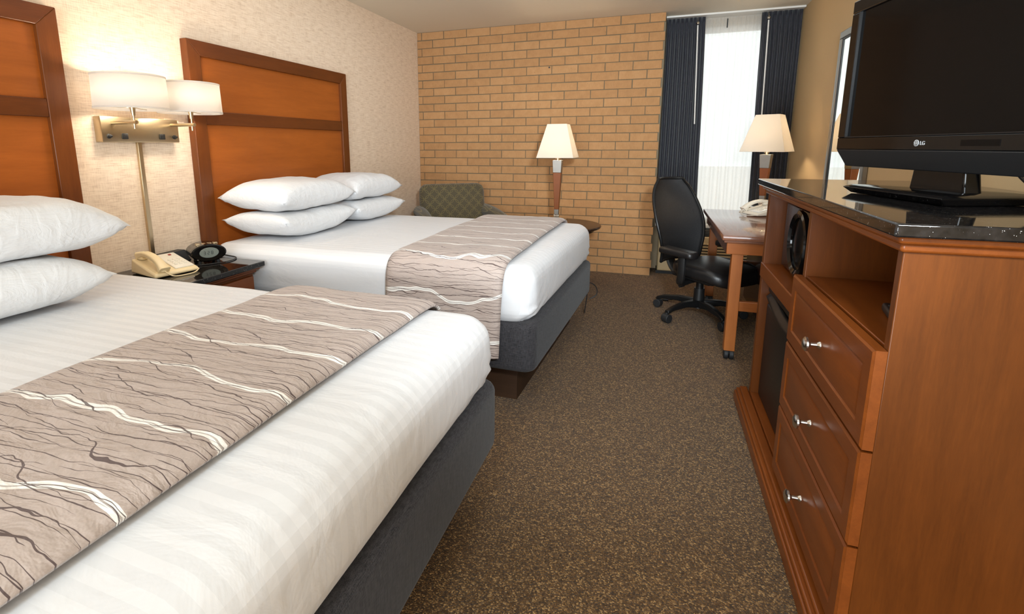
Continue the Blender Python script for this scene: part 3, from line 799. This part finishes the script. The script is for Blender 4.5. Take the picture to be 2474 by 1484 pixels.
# ------------------------------------------------------------------ curtains
def curtain(name, x0t, x1t, x0b, x1b, z0, z1, y, amp, folds, mat, label, seed, inner=None, group=None, nx=160):
    bm = B()
    def fn(u, v):
        z = z0+(z1-z0)*v
        xa = x0b+(x0t-x0b)*v; xb = x1b+(x1t-x1b)*v
        uu = u+0.012*noise.noise(Vector((u*6, v*2.0, seed)))
        x = xa+(xb-xa)*u
        am = amp*(0.55+0.45*min(1, (1-v)*5)) if v > 0.8 else amp*(1+0.25*(0.8-v))
        ph = 2*PI*folds*uu+0.7*noise.noise(Vector((u*3, v*1.5, seed+4)))
        f = math.sin(ph)
        f = math.copysign(abs(f)**0.75, f)
        yy = y+am*f+0.006*noise.noise(Vector((u*20, v*6, seed)))
        if v > 0.93: yy = y+am*(0.5*f)+0.004*math.sin(ph*3)*(1 if v < 0.985 else 0.3)
        return (x+0.25*am*math.cos(ph), yy, z)
    grid(bm, nx, 40, fn)
    o = obj(name, bm, mat, None, angle=90, solid=0.0025 if mat != 'sheer' else 0.0)
    return o
ZC = H-0.018
def drape(x0t, x1t, x0b, x1b, label, seed, xw, wz, folds):
    t = thing('drape', label, 'curtain', ((x0t+x1t)/2, 0.2, 0.5), 0, 'navy drapes')
    o = curtain('drape_panel', x0t, x1t, x0b, x1b, 0.50, ZC, 0.235, 0.024, folds, 'drape', '', seed)
    o.data.transform(Matrix.Translation(-t.location)); o.parent = t
    bm = B(); tube(bm, [(xw[0], 0.165, 2.34), (xw[1], 0.165, wz)], 0.006, 10); wd = obj('draw_wand', bm, 'whitepl', t)
    bm = B(); lathe(bm, [(0, 0), (0.011, 0.004), (0.014, 0.014), (0.010, 0.024), (0, 0.028)], (xw[0], 0.165, 2.345), 'z', 14); obj('wand_cap', bm, 'nickel', wd)
    bm = B(); tube(bm, [(xw[0], 0.165, 2.368), (xw[0], 0.19, 2.40), (xw[0], 0.215, 2.412)], 0.003, 8); obj('wand_hook', bm, 'nickel', wd)
    return t
drape(2.485, 2.815, 2.485, 2.86, 'left navy pleated drape beside the brick wall', 2.0, (2.752, 2.784), 1.46, 9)
drape(3.275, 3.588, 3.305, 3.588, 'right navy pleated drape beside the tan wall', 6.0, (3.322, 3.345), 1.25, 8)
o = curtain('sheer_curtain', 2.62, 3.50, 2.62, 3.50, 0.50, ZC, 0.305, 0.010, 13, 'sheer', '', 9.0, nx=220)
bm = B(); box(bm, 3.004, 3.014, 0.288, 0.294, 2.325, 2.405); obj('carrier_tab', bm, 'black', o, bevel=0.002)
tag(o, 'white sheer curtain over the window between the navy drapes', 'curtain')

# ------------------------------------------------------------------ air conditioner under the window
t = thing('air_conditioner', 'beige wall heater and air conditioner unit under the window', 'air conditioner', (3.0, 0.2, 0))
X0, X1 = 2.53, 3.55
bm = B(); hexa(bm, [(X0, 0.135, 0.03), (X1, 0.135, 0.03), (X1, YR-0.005, 0.03), (X0, YR-0.005, 0.03)], [(X0, 0.135, 0.395), (X1, 0.135, 0.395), (X1, YR-0.005, 0.395), (X0, YR-0.005, 0.395)])
obj('housing', bm, 'acbeige', t, bevel=0.012)
bm = B(); hexa(bm, [(X0+0.01, 0.15, 0.396), (X1-.01, 0.15, 0.396), (X1-.01, YR-0.005, 0.396), (X0+.01, YR-0.005, 0.396)], [(X0+.01, 0.20, 0.465), (X1-.01, 0.20, 0.465), (X1-.01, YR-0.005, 0.465), (X0+.01, YR-0.005, 0.465)])
obj('top_grille', bm, 'grille', t, bevel=0.003)
bm = B()
for k in range(5): box(bm, X0+0.015, X1-0.015, 0.150+k*0.010, 0.155+k*0.010, 0.402+k*0.0135, 0.406+k*0.0135)
obj('grille_bars', bm, 'blacksatin', t)
bm = B()
for k in range(9):
    z = 0.085+k*0.028; box(bm, X0+0.16, X1-0.03, 0.128, 0.1365, z, z+0.006)
obj('louvres', bm, 'grille', t)
bm = B()
for k in range(9):
    z = 0.093+k*0.028; box(bm, X0+0.155, X1-0.025, 0.126, 0.136, z, z+0.015)
obj('louvre_slats', bm, 'acbeige', t, bevel=0.002)
obj('sub_base', bx(X0-0.01, X1+0.01, 0.15, YR-0.005, 0, 0.03), 'grille', t)
obj('window_stool', bx(X0-0.04, X1+0.05, 0.235, YR-0.002, 0.467, 0.498), 'whitepl', t, bevel=0.004)

# ------------------------------------------------------------------ desk
DZ = 0.757
t = thing('desk', 'cherry writing desk on casters beside the window', 'desk', (3.2, -1.3, 0))
DX0, DX1, DY0, DY1 = 2.85, 3.585, -1.945, -0.645
bm = rbox(DX0, DX1, DY0, DY1, DZ-0.03, DZ, 0.006, 2); obj('desktop', bm, 'desk_y', t)
obj('edge_moulding', bx(DX0+0.012, DX1, DY0+0.012, DY1-0.012, DZ-0.044, DZ-0.03), 'desk_y', t, bevel=0.005)
bm = B(); i0 = 0.03
box(bm, DX0+i0, DX1, DY0+i0, DY0+i0+0.02, DZ-0.112, DZ-0.044); obj('apron', bm, 'desk_x', t, bevel=0.003)
bm = B(); box(bm, DX0+i0, DX0+i0+0.02, DY0+i0+0.02, DY1-i0-0.02, DZ-0.112, DZ-0.044); obj('apron', bm, 'desk_y', t, bevel=0.003)
bm = B(); box(bm, DX0+i0, DX1, DY1-i0-0.02, DY1-i0, DZ-0.112, DZ-0.044); obj('apron', bm, 'desk_x', t, bevel=0.003)
for (lx, ly) in ((2.912, -1.905), (3.50, -1.905), (2.905, -0.735), (3.50, -0.735)):
    lg = obj('leg', bx(lx, lx+0.06, ly, ly+0.06, 0.055, DZ-0.11), 'desk_z', t, bevel=0.003)
    bm = B(); cyl(bm, (lx+0.03, ly+0.03, 0.05), (lx+0.03, ly+0.03, 0.075), 0.012); cyl(bm, (lx+0.004, ly+0.02, 0.03), (lx+0.028, ly+0.02, 0.03), 0.03, None, 24); cyl(bm, (lx+0.033, ly+0.02, 0.03), (lx+0.058, ly+0.02, 0.03), 0.03, None, 24)
    hexa(bm, [(lx+0.014, ly+0.01, 0.03), (lx+0.05, ly+0.01, 0.03), (lx+0.05, ly+0.05, 0.03), (lx+0.014, ly+0.05, 0.03)], [(lx+0.014, ly+0.01, 0.055), (lx+0.05, ly+0.01, 0.055), (lx+0.05, ly+0.05, 0.055), (lx+0.014, ly+0.05, 0.055)])
    obj('caster', bm, 'rubber', lg, bevel=0.004)
obj('stretcher', bx(2.972, 3.50, -1.895, -1.865, 0.303, 0.362), 'desk_x', t, bevel=0.003)
obj('stretcher', bx(2.965, 3.50, -0.72, -0.69, 0.303, 0.362), 'desk_x', t, bevel=0.003)
obj('drawer_pedestal', bx(3.17, 3.55, -1.60, -0.80, 0.10, 0.62), 'darkwood', t, bevel=0.004)
telephone('telephone', (3.215, -0.90, DZ), math.radians(-60), 'ivory telephone on the desk, half hidden by the television cabinet', 'ivory', 0.95)

# ------------------------------------------------------------------ office chair
t = thing('office_chair', 'black mesh-backed swivel chair with leather seat at the desk', 'chair', (2.825, -1.12, 0), math.radians(-45))
# local: +x faces forward
hub = obj('gas_lift', (lambda b: (cyl(b, (0, 0, 0.07), (0, 0, 0.22), 0.042, 0.036), cyl(b, (0, 0, 0.22), (0, 0, 0.30), 0.026), b)[2])(B()), 'black', t, world=False)
base = B()
for k in range(5):
    a = math.radians(45+9+k*72); d = Vector((math.cos(a), math.sin(a), 0)); p = d.cross(Vector((0, 0, 1)))
    rings = []
    for s, z, w_, h_ in ((0.02, 0.105, 0.030, 0.028), (0.15, 0.112, 0.024, 0.020), (0.26, 0.098, 0.020, 0.015), (0.32, 0.078, 0.020, 0.013)):
        c = d*s+Vector((0, 0, z)); rings.append([base.verts.new(c+p*w_*x+Vector((0, 0, h_*y))) for x, y in ((-1, -1), (1, -1), (0.8, 1), (-0.8, 1))])
    for A, Z in zip(rings, rings[1:]):
        for i in range(4): j = (i+1) % 4; base.faces.new((A[i], A[j], Z[j], Z[i]))
    base.faces.new(rings[0][::-1]); base.faces.new(rings[-1])
star = obj('star_base', base, 'blacksatin', t, world=False, bevel=0.006)
for k in range(5):
    a = math.radians(45+9+k*72); d = Vector((math.cos(a), math.sin(a), 0)); p = d.cross(Vector((0, 0, 1)))
    c = d*0.315; q = d
    bm = B()
    c2 = c+Vector((0, 0, 0.029))
    cyl(bm, c2-p*0.026, c2-p*0.004, 0.029, None, 22); cyl(bm, c2+p*0.004, c2+p*0.026, 0.029, None, 22)
    cyl(bm, c+Vector((0, 0, 0.03)), c+Vector((0, 0, 0.075)), 0.010)
    cyl(bm, c2-p*0.027+Vector((0, 0, 0.006)), c2+p*0.027+Vector((0, 0, 0.006)), 0.030, None, 22)
    obj('caster', bm, 'rubber', star, world=False, bevel=0.003)
# seat
bm = rbox(-0.11, 0.37, -0.245, 0.235, 0.345, 0.435, 0.035, 5, 0.13)
def seatf(c):
    x, y, z = c
    if z > 0.41: z += 0.012*(1-((x-0.11)/0.25)**2)*(1-(y/0.25)**2)
    if x > 0.20: z -= 0.035*((x-0.20)/0.16)**2
    return (x, y, z)
deform(bm, seatf)
st = obj('seat', bm, 'leather', t, world=False, angle=70)
obj('seat_pan', rbox(-0.10, 0.26, -0.19, 0.19, 0.318, 0.348, 0.012, 2), 'black', t, world=False)
bm = B(); box(bm, -0.13, 0.14, -0.075, 0.075, 0.275, 0.32); obj('tilt_mechanism', bm, 'black', t, world=False, bevel=0.01)
bm = B(); tube(bm, spline([(0.05, -0.07, 0.295), (0.05, -0.16, 0.29), (0.05, -0.24, 0.28)], 5), 0.006, 8); cyl(bm, (0.05, -0.225, 0.282), (0.05, -0.265, 0.278), 0.012, 0.010); obj('tilt_lever', bm, 'black', t, world=False)
# back: curved frame with stretched mesh
BZ0, BZ1 = 0.40, 1.01
def bw(v):   # half width up the back
    return 0.175+0.075*math.sin(PI*min(1, max(0, (v-0.06)/0.9))**1.05)*1.0 if v > 0.06 else 0.175
HWT = [(0, 0.20), (0.15, 0.205), (0.3, 0.228), (0.45, 0.243), (0.6, 0.240), (0.75, 0.222), (0.87, 0.192), (0.95, 0.158), (1.0, 0.115)]
def hwf(v):
    for (a, p), (b, q) in zip(HWT, HWT[1:]):
        if v <= b: k = (v-a)/(b-a); return p+(q-p)*k
    return HWT[-1][1]
def back(u, v):
    b = 2*u-1
    hw = (hwf(max(0, v-0.04))+hwf(v)+hwf(min(1, v+0.04)))/3
    y = b*hw
    x = -0.27-0.03*v + 0.05*math.cos(PI*(v-0.28)*1.4)*0.7 - 0.07*v*v + 0.06*b*b
    z = BZ0+(BZ1-BZ0)*v
    return Vector((x, y, z))
bm = B(); grid(bm, 18, 30, back); bk = obj('back_mesh', bm, 'meshfab', t, world=False, angle=90, solid=0.004)
ring = [back(0, v/24) for v in range(25)]+[back(u/14, 1) for u in range(1, 15)]+[back(1, 1-v/24) for v in range(1, 25)]+[back(1-u/14, 0) for u in range(1, 14)]
bm = B(); ring2 = ring+[ring[0], ring[1]]; tube(bm, ring2[:-1], 0.011, 10, caps=False); obj('back_frame', bm, 'blacksatin', bk, world=False)
bm = B(); grid(bm, 14, 2, lambda u, v: back(0.08+0.84*u, 0.40+0.10*v)+Vector((-0.03-0.01*math.sin(PI*u), 0, 0))); obj('lumbar_support', bm, 'blacksatin', bk, world=False, solid=0.008)
bm = B(); pts = spline([(-0.09, 0, 0.295), (-0.21, 0, 0.29), (-0.295, 0, 0.38), (-0.315, 0, 0.55), (-0.32, 0, 0.66)], 7)
tube(bm, pts, 0.022, 10); bmesh.ops.scale(bm, vec=(1, 1.9, 1), verts=bm.verts); obj('back_upright', bm, 'black', t, world=False)
for s in (-1, 1):
    bm = B(); tube(bm, spline([(0.0, s*0.06, 0.30), (0.03, s*0.25, 0.30), (0.05, s*0.29, 0.36), (0.05, s*0.29, 0.515)], 6), 0.0, 8, [0.02]*19); bmesh.ops.scale(bm, vec=(1.6, 1, 1), verts=bm.verts)
    ar = obj('armrest', bm, 'black', t, world=False)
    bm = rbox(-0.11, 0.19, s*0.29-0.05, s*0.29+0.05, 0.512, 0.560, 0.018, 4, 0.035)
    deform(bm, lambda c: (c.x, c.y, c.z-0.016*((c.x-0.04)/0.15)**2))
    obj('arm_pad', bm, 'leather', ar, world=False, angle=60)
# loose cord on the carpet behind the chair
bm = B(); pts = spline([(2.60, -0.62, 0.004), (2.53, -0.74, 0.004), (2.60, -0.80, 0.010), (2.66, -0.78, 0.012), (2.70, -0.70, 0.006), (2.75, -0.60, 0.004)], 8); tube(bm, pts, 0.004, 6)
cyl(bm, (2.585, -0.80, 0.010), (2.625, -0.80, 0.012), 0.012, 0.009)
tag(obj('power_cord', bm, 'wire'), 'short black cord lying on the carpet behind the swivel chair', 'cord')
bm = B(); tube(bm, spline([(2.02, -1.38, 0.02), (2.03, -1.36, 0.12), (2.04, -1.34, 0.24), (2.09, -1.33, 0.22), (2.10, -1.33, 0.16), (2.05, -1.34, 0.12)], 8), 0.004, 6)
tag(obj('power_cord', bm, 'wire'), 'black cord loop sticking out past the far foot corner of the far bed', 'cord')

# ------------------------------------------------------------------ television cabinet
CX0, CX1, CY0, CY1 = 2.96, 3.60, -3.81, -2.465
DV0, DV1 = -3.155, -3.13       # divider between drawer bank and fridge bay
t = thing('television_cabinet', 'cherry cabinet with black granite top, drawers and fridge bay under the television', 'cabinet', (3.28, -3.14, 0))
bm = B(); box(bm, CX0-0.04, CX1, CY0-0.055, CY1+0.045, 1.083, 1.111); obj('granite_top', bm, 'granite', t, bevel=0.004)
bm = B(); box(bm, CX0-0.022, CX1, CY0-0.03, CY1+0.03, 1.066, 1.083); box(bm, CX0-0.010, CX1, CY0-0.012, CY1+0.012, 1.046, 1.066); obj('cornice', bm, 'case_y', t, bevel=0.006)
obj('side_panel', bx(CX0, CX1, CY0, CY0+0.025, 0.0, 1.046), 'case_z', t, bevel=0.002)
obj('side_panel', bx(CX0, CX1, CY1-0.035, CY1, 0.0, 1.046), 'case_z', t, bevel=0.003)
obj('divider', bx(CX0, CX1, DV0, DV1, 0.06, 1.046), 'case_z', t, bevel=0.002)
obj('back_panel', bx(CX1-0.012, CX1, CY0+0.025, CY1-0.035, 0.06, 1.046), 'case_z', t, smooth=False)
obj('shelf', bx(CX0+0.005, CX1-0.012, CY0+0.025, DV0, 0.808, 0.832), 'case_y', t, bevel=0.002)
obj('shelf', bx(CX0-0.004, CX1-0.012, DV1, CY1-0.002, 0.662, 0.728), 'case_y', t, bevel=0.004)
obj('bottom_board', bx(CX0, CX1, CY0+0.025, CY1-0.035, 0.055, 0.09), 'case_y', t, bevel=0.002)
bm = B(); box(bm, 2.905, CX0, CY0, CY1+0.055, 0.0, 0.052); box(bm, 2.912, CX0, CY0, CY1+0.05, 0.052, 0.068); box(bm, 2.925, CX0, CY0, CY1+0.04, 0.068, 0.082); obj('base_moulding', bm, 'case_y', t, bevel=0.005)
DYA, DYB = CY0-0.002, -3.125
for z0, z1 in ((0.594, 0.828), (0.352, 0.588), (0.10, 0.346)):
    bm = B(); XF = 2.934
    box(bm, XF+0.004, CX0-0.001, DYA, DYB, z0, z1)
    # raised centre field with a moulded border
    fr = 0.045
    def ringf(x, m): return [bm.verts.new(p) for p in ((x, DYA+m, z0+m), (x, DYB-m, z0+m), (x, DYB-m, z1-m), (x, DYA+m, z1-m))]
    R0 = ringf(XF+0.004, 0.001); R1 = ringf(XF, 0.006); R2 = ringf(XF, fr); R3 = ringf(XF+0.005, fr+0.006); R4 = ringf(XF+0.002, fr+0.016)
    for A, Z in ((R0, R1), (R1, R2), (R2, R3), (R3, R4)):
        for i in range(4): j = (i+1) % 4; bm.faces.new((A[i], A[j], Z[j], Z[i]))
    bm.faces.new(R4)
    d = obj('drawer', bm, 'case_y', t, angle=20)
    zc = (z0+z1)/2-0.006; yc = (DYA+DYB)/2
    bm = B(); lathe(bm, [(0.011, 0.0), (0.010, -0.004), (0.006, -0.009), (0.0055, -0.024), (0.011, -0.029), (0.0205, -0.033), (0.0205, -0.038), (0.014, -0.043), (0.0, -0.0445)], (XF+0.003, yc, zc), 'x', 24); obj('knob', bm, 'nickel', d)

# black gadget in the open cubby
t = thing('remote_control', 'small black remote control lying inside the open cabinet shelf', 'remote', (3.06, -3.585, 0.8335), math.radians(80))
bm = rbox(-0.075, 0.075, -0.024, 0.024, 0, 0.024, 0.008, 3); obj('remote_body', bm, 'black', t, world=False)
bm = B()
for i in range(5):
    for j in range(3): cyl(bm, (-0.05+i*0.022, -0.013+j*0.013, 0.022), (-0.05+i*0.022, -0.013+j*0.013, 0.0265), 0.004, None, 10)
obj('buttons', bm, 'rubber', t, world=False)

# microwave in the upper bay
t = thing('microwave', 'black microwave oven with round door window in the upper cabinet bay', 'microwave', (3.3, -2.81, 0.728))
MX, MY0, MY1, MZ0, MZ1 = 3.02, -3.10, -2.55, 0.740, 1.015
obj('casing', bx(MX+0.02, CX1-0.04, MY0, MY1, MZ0, MZ1), 'black', t, bevel=0.006)
fr_ = obj('door', rbox(MX, MX+0.02, MY0+0.12, MY1, MZ0, MZ1, 0.006, 3), 'blackgloss', t)
obj('control_panel', rbox(MX, MX+0.02, MY0, MY0+0.118, MZ0, MZ1, 0.006, 3), 'blacksatin', t)
yc, zc = (MY0+0.12+MY1)/2-0.035, (MZ0+MZ1)/2
bm = B(); lathe(bm, [(0.134, 0.0), (0.132, -0.012), (0.120, -0.016), (0.104, -0.008), (0.102, 0.002)], (MX+0.001, yc, zc), 'x', 48); obj('door_ring', bm, 'blackgloss', fr_)
bm = B(); lathe(bm, [(0.101, -0.001), (0.0, -0.004)], (MX, yc, zc), 'x', 48); obj('door_window', bm, 'screen', fr_)
for yy in (MY0+0.05, MY1-0.05):
    for xx in (MX+0.05, CX1-0.09):
        bm = B(); cyl(bm, (xx, yy, 0.728), (xx, yy, MZ0+0.002), 0.012); obj('foot', bm, 'rubber', t)
# fridge in the lower bay
t = thing('mini_fridge', 'black compact refrigerator in the lower cabinet bay', 'refrigerator', (3.28, -2.81, 0.09))
FY0, FY1 = -3.115, -2.515
obj('fridge_body', bx(3.045, CX1-0.03, FY0, FY1, 0.092, 0.652), 'black', t, bevel=0.004)
dd = obj('fridge_door', rbox(2.99, 3.042, FY0, FY1, 0.094, 0.545, 0.008, 3), 'blacksatin', t)
obj('door_header', rbox(2.99, 3.042, FY0, FY1, 0.60, 0.65, 0.006, 3), 'blacksatin', dd)
bm = B()
def hnd(u, v):
    y = FY0+(FY1-FY0)*u; sag = 0.045*math.sin(PI*u)
    return (2.986+0.03*v, y, 0.575-sag+0.03*v)
grid(bm, 20, 3, hnd); obj('door_handle', bm, 'black', dd, solid=0.008)
obj('handle_recess', bx(3.02, 3.042, FY0+0.005, FY1-0.005, 0.54, 0.602), 'grille', dd)

# ------------------------------------------------------------------ television
TVY = math.radians(12)   # turned a little toward the beds
t = thing('television', 'black flat television with silver logo standing on the granite cabinet top', 'television', (3.145, -3.335, 1.1125), TVY)
# local: screen faces -x, width along y (0.79), front plane at x=0
hw = 0.395; zb = 0.134; zs = 0.174; zt = 0.578
bm = B()
box(bm, 0.0, 0.035, -hw, hw, zb, zt+0.04); bz = None
# bezel as a frame round the screen
bm.free(); bm = B(); bw_ = 0.040
for a in ((-hw, hw, zb, zs), (-hw, hw, zt, zt+bw_), (-hw, -hw+bw_, zs, zt), (hw-bw_, hw, zs, zt)): box(bm, 0.0, 0.04, *a)
bz = obj('bezel', bm, 'blackgloss', t, world=False, bevel=0.003)
obj('screen', bx(0.008, 0.012, -hw+bw_-0.002, hw-bw_+0.002, zs-0.002, zt+0.002), 'screen', t, world=False, smooth=False)
bm = B()
for a in ((-hw+bw_, hw-bw_, zs, zs+0.003), (-hw+bw_, -hw+bw_+0.003, zs, zt), (hw-bw_-0.003, hw-bw_, zs, zt)): box(bm, -0.0005, 0.008, *a)
obj('screen_trim', bm, 'blacksatin', bz, world=False)
bm = B(); hexa(bm, [(0.03, -hw+0.012, 0.078), (0.05, -hw+0.012, 0.078), (0.05, hw-0.012, 0.078), (0.03, hw-0.012, 0.078)], [(0.0, -hw, zb), (0.05, -hw, zb), (0.05, hw, zb), (0.0, hw, zb)])
obj('speaker_bar', bm, simple('speaker_grey', C(21, 21, 22), 0.5), t, world=False, bevel=0.003)
bm = B(); hexa(bm, [(0.05, -hw+0.02, 0.08), (0.10, -hw+0.12, 0.12), (0.10, hw-0.12, 0.12), (0.05, hw-0.02, 0.08)], [(0.05, -hw+0.02, zt+0.03), (0.10, -hw+0.12, zt-0.06), (0.10, hw-0.12, zt-0.06), (0.05, hw-0.02, zt+0.03)])
obj('rear_shell', bm, 'black', t, world=False, bevel=0.004)
# LG badge: round emblem and the letters
bm = B(); cyl(bm, (0.0005, 0.010, zb+0.020), (-0.0015, 0.010, zb+0.020), 0.0088, None, 28)
bd = obj('brand_badge', bm, 'logo', t, world=False)
bm = B()
for a, z in ((0.0135, 0.0225),): cyl(bm, (-0.0013, 0.0135, zb+0.0235), (-0.002, 0.0135, zb+0.0235), 0.0012, None, 10)
box(bm, -0.002, -0.0013, 0.0092, 0.0104, zb+0.0150, zb+0.0245); box(bm, -0.002, -0.0013, 0.0065, 0.0104, zb+0.0150, zb+0.0161)
arc = [(-0.0016, 0.010+0.0066*math.cos(a), zb+0.020+0.0066*math.sin(a)) for a in [math.radians(100+i*13) for i in range(21)]]
tube(bm, arc, 0.0005, 6)
obj('badge_lines', bm, 'rubber', bd, world=False)
fc = bpy.data.curves.new('badge_text', 'FONT'); fc.body = 'LG'; fc.size = 0.0150; fc.extrude = 0.0006
fo = bpy.data.objects.new('badge_text', fc); COL.objects.link(fo)
dg = bpy.context.evaluated_depsgraph_get(); fm = bpy.data.meshes.new_from_object(fo.evaluated_get(dg))
bm = B(); bm.from_mesh(fm); bpy.data.objects.remove(fo); bpy.data.curves.remove(fc); bpy.data.meshes.remove(fm)
bm.transform(Matrix.Translation((-0.0008, -0.0035, zb+0.0147)) @ Matrix(((0, 0, -1, 0), (-1, 0, 0, 0), (0, 1, 0, 0), (0, 0, 0, 1))))
obj('badge_letters', bm, 'logo', bd, world=False, smooth=False)
bm = B(); box(bm, -0.0008, 0.0, -0.25, -0.14, zb+0.012, zb+0.027); obj('control_window', bm, 'screen', bz, world=False)
# neck and base
bm = B(); hexa(bm, [(0.055, -0.10, 0.02), (0.10, -0.10, 0.02), (0.10, 0.10, 0.02), (0.055, 0.10, 0.02)], [(0.055, -0.085, 0.14), (0.09, -0.085, 0.14), (0.09, 0.085, 0.14), (0.055, 0.085, 0.14)])
obj('stand_neck', bm, 'blackgloss', t, world=False, bevel=0.006)
bm = B(); hexa(bm, [(-0.035, -0.17, 0.0), (0.20, -0.14, 0.0), (0.20, 0.18, 0.0), (-0.035, 0.215, 0.0)], [(-0.055, -0.185, 0.018), (0.20, -0.15, 0.018), (0.20, 0.19, 0.018), (-0.055, 0.23, 0.018)])
hexa(bm, [(-0.055, -0.185, 0.0185), (0.20, -0.15, 0.0185), (0.20, 0.19, 0.0185), (-0.055, 0.23, 0.0185)], [(-0.035, -0.17, 0.026), (0.19, -0.14, 0.026), (0.19, 0.18, 0.026), (-0.035, 0.215, 0.026)])
obj('stand_base', bm, 'blackgloss', t, world=False, bevel=0.002)
bm = B(); tube(bm, spline([(0.10, -0.12, 0.15), (0.14, -0.16, 0.06), (0.20, -0.22, 0.006), (0.30, -0.24, 0.006)], 8), 0.004, 6); obj('cable', bm, 'wire', t, world=False)

# ------------------------------------------------------------------ mirror on the right wall
t = thing('wall_mirror', 'tall silver-framed mirror on the tan wall behind the television', 'mirror', (3.6, -1.25, 1.45))
bm = B(); a, b, c, d, s = -1.62, -0.92, 0.90, 2.0, 0.045
for q in ((a, b, d-s, d), (a, b, c, c+s), (a, a+s, c+s, d-s), (b-s, b, c+s, d-s)): box(bm, 3.578, XW-0.001, *q)
obj('mirror_frame', bm, 'chromeframe', t, bevel=0.004)
bm = B(); a2, b2, c2, d2 = a+s, b-s, c+s, d-s
for q in ((a2, b2, d2-0.012, d2), (a2, b2, c2, c2+0.012), (a2, a2+0.012, c2, d2), (b2-0.012, b2, c2, d2)): box(bm, 3.582, 3.594, *q)
obj('inner_lip', bm, 'black', t, bevel=0.002)
obj('mirror_glass', bx(3.588, 3.592, a+s-0.003, b-s+0.003, c+s-0.003, d-s+0.003), 'mirror', t, smooth=False)
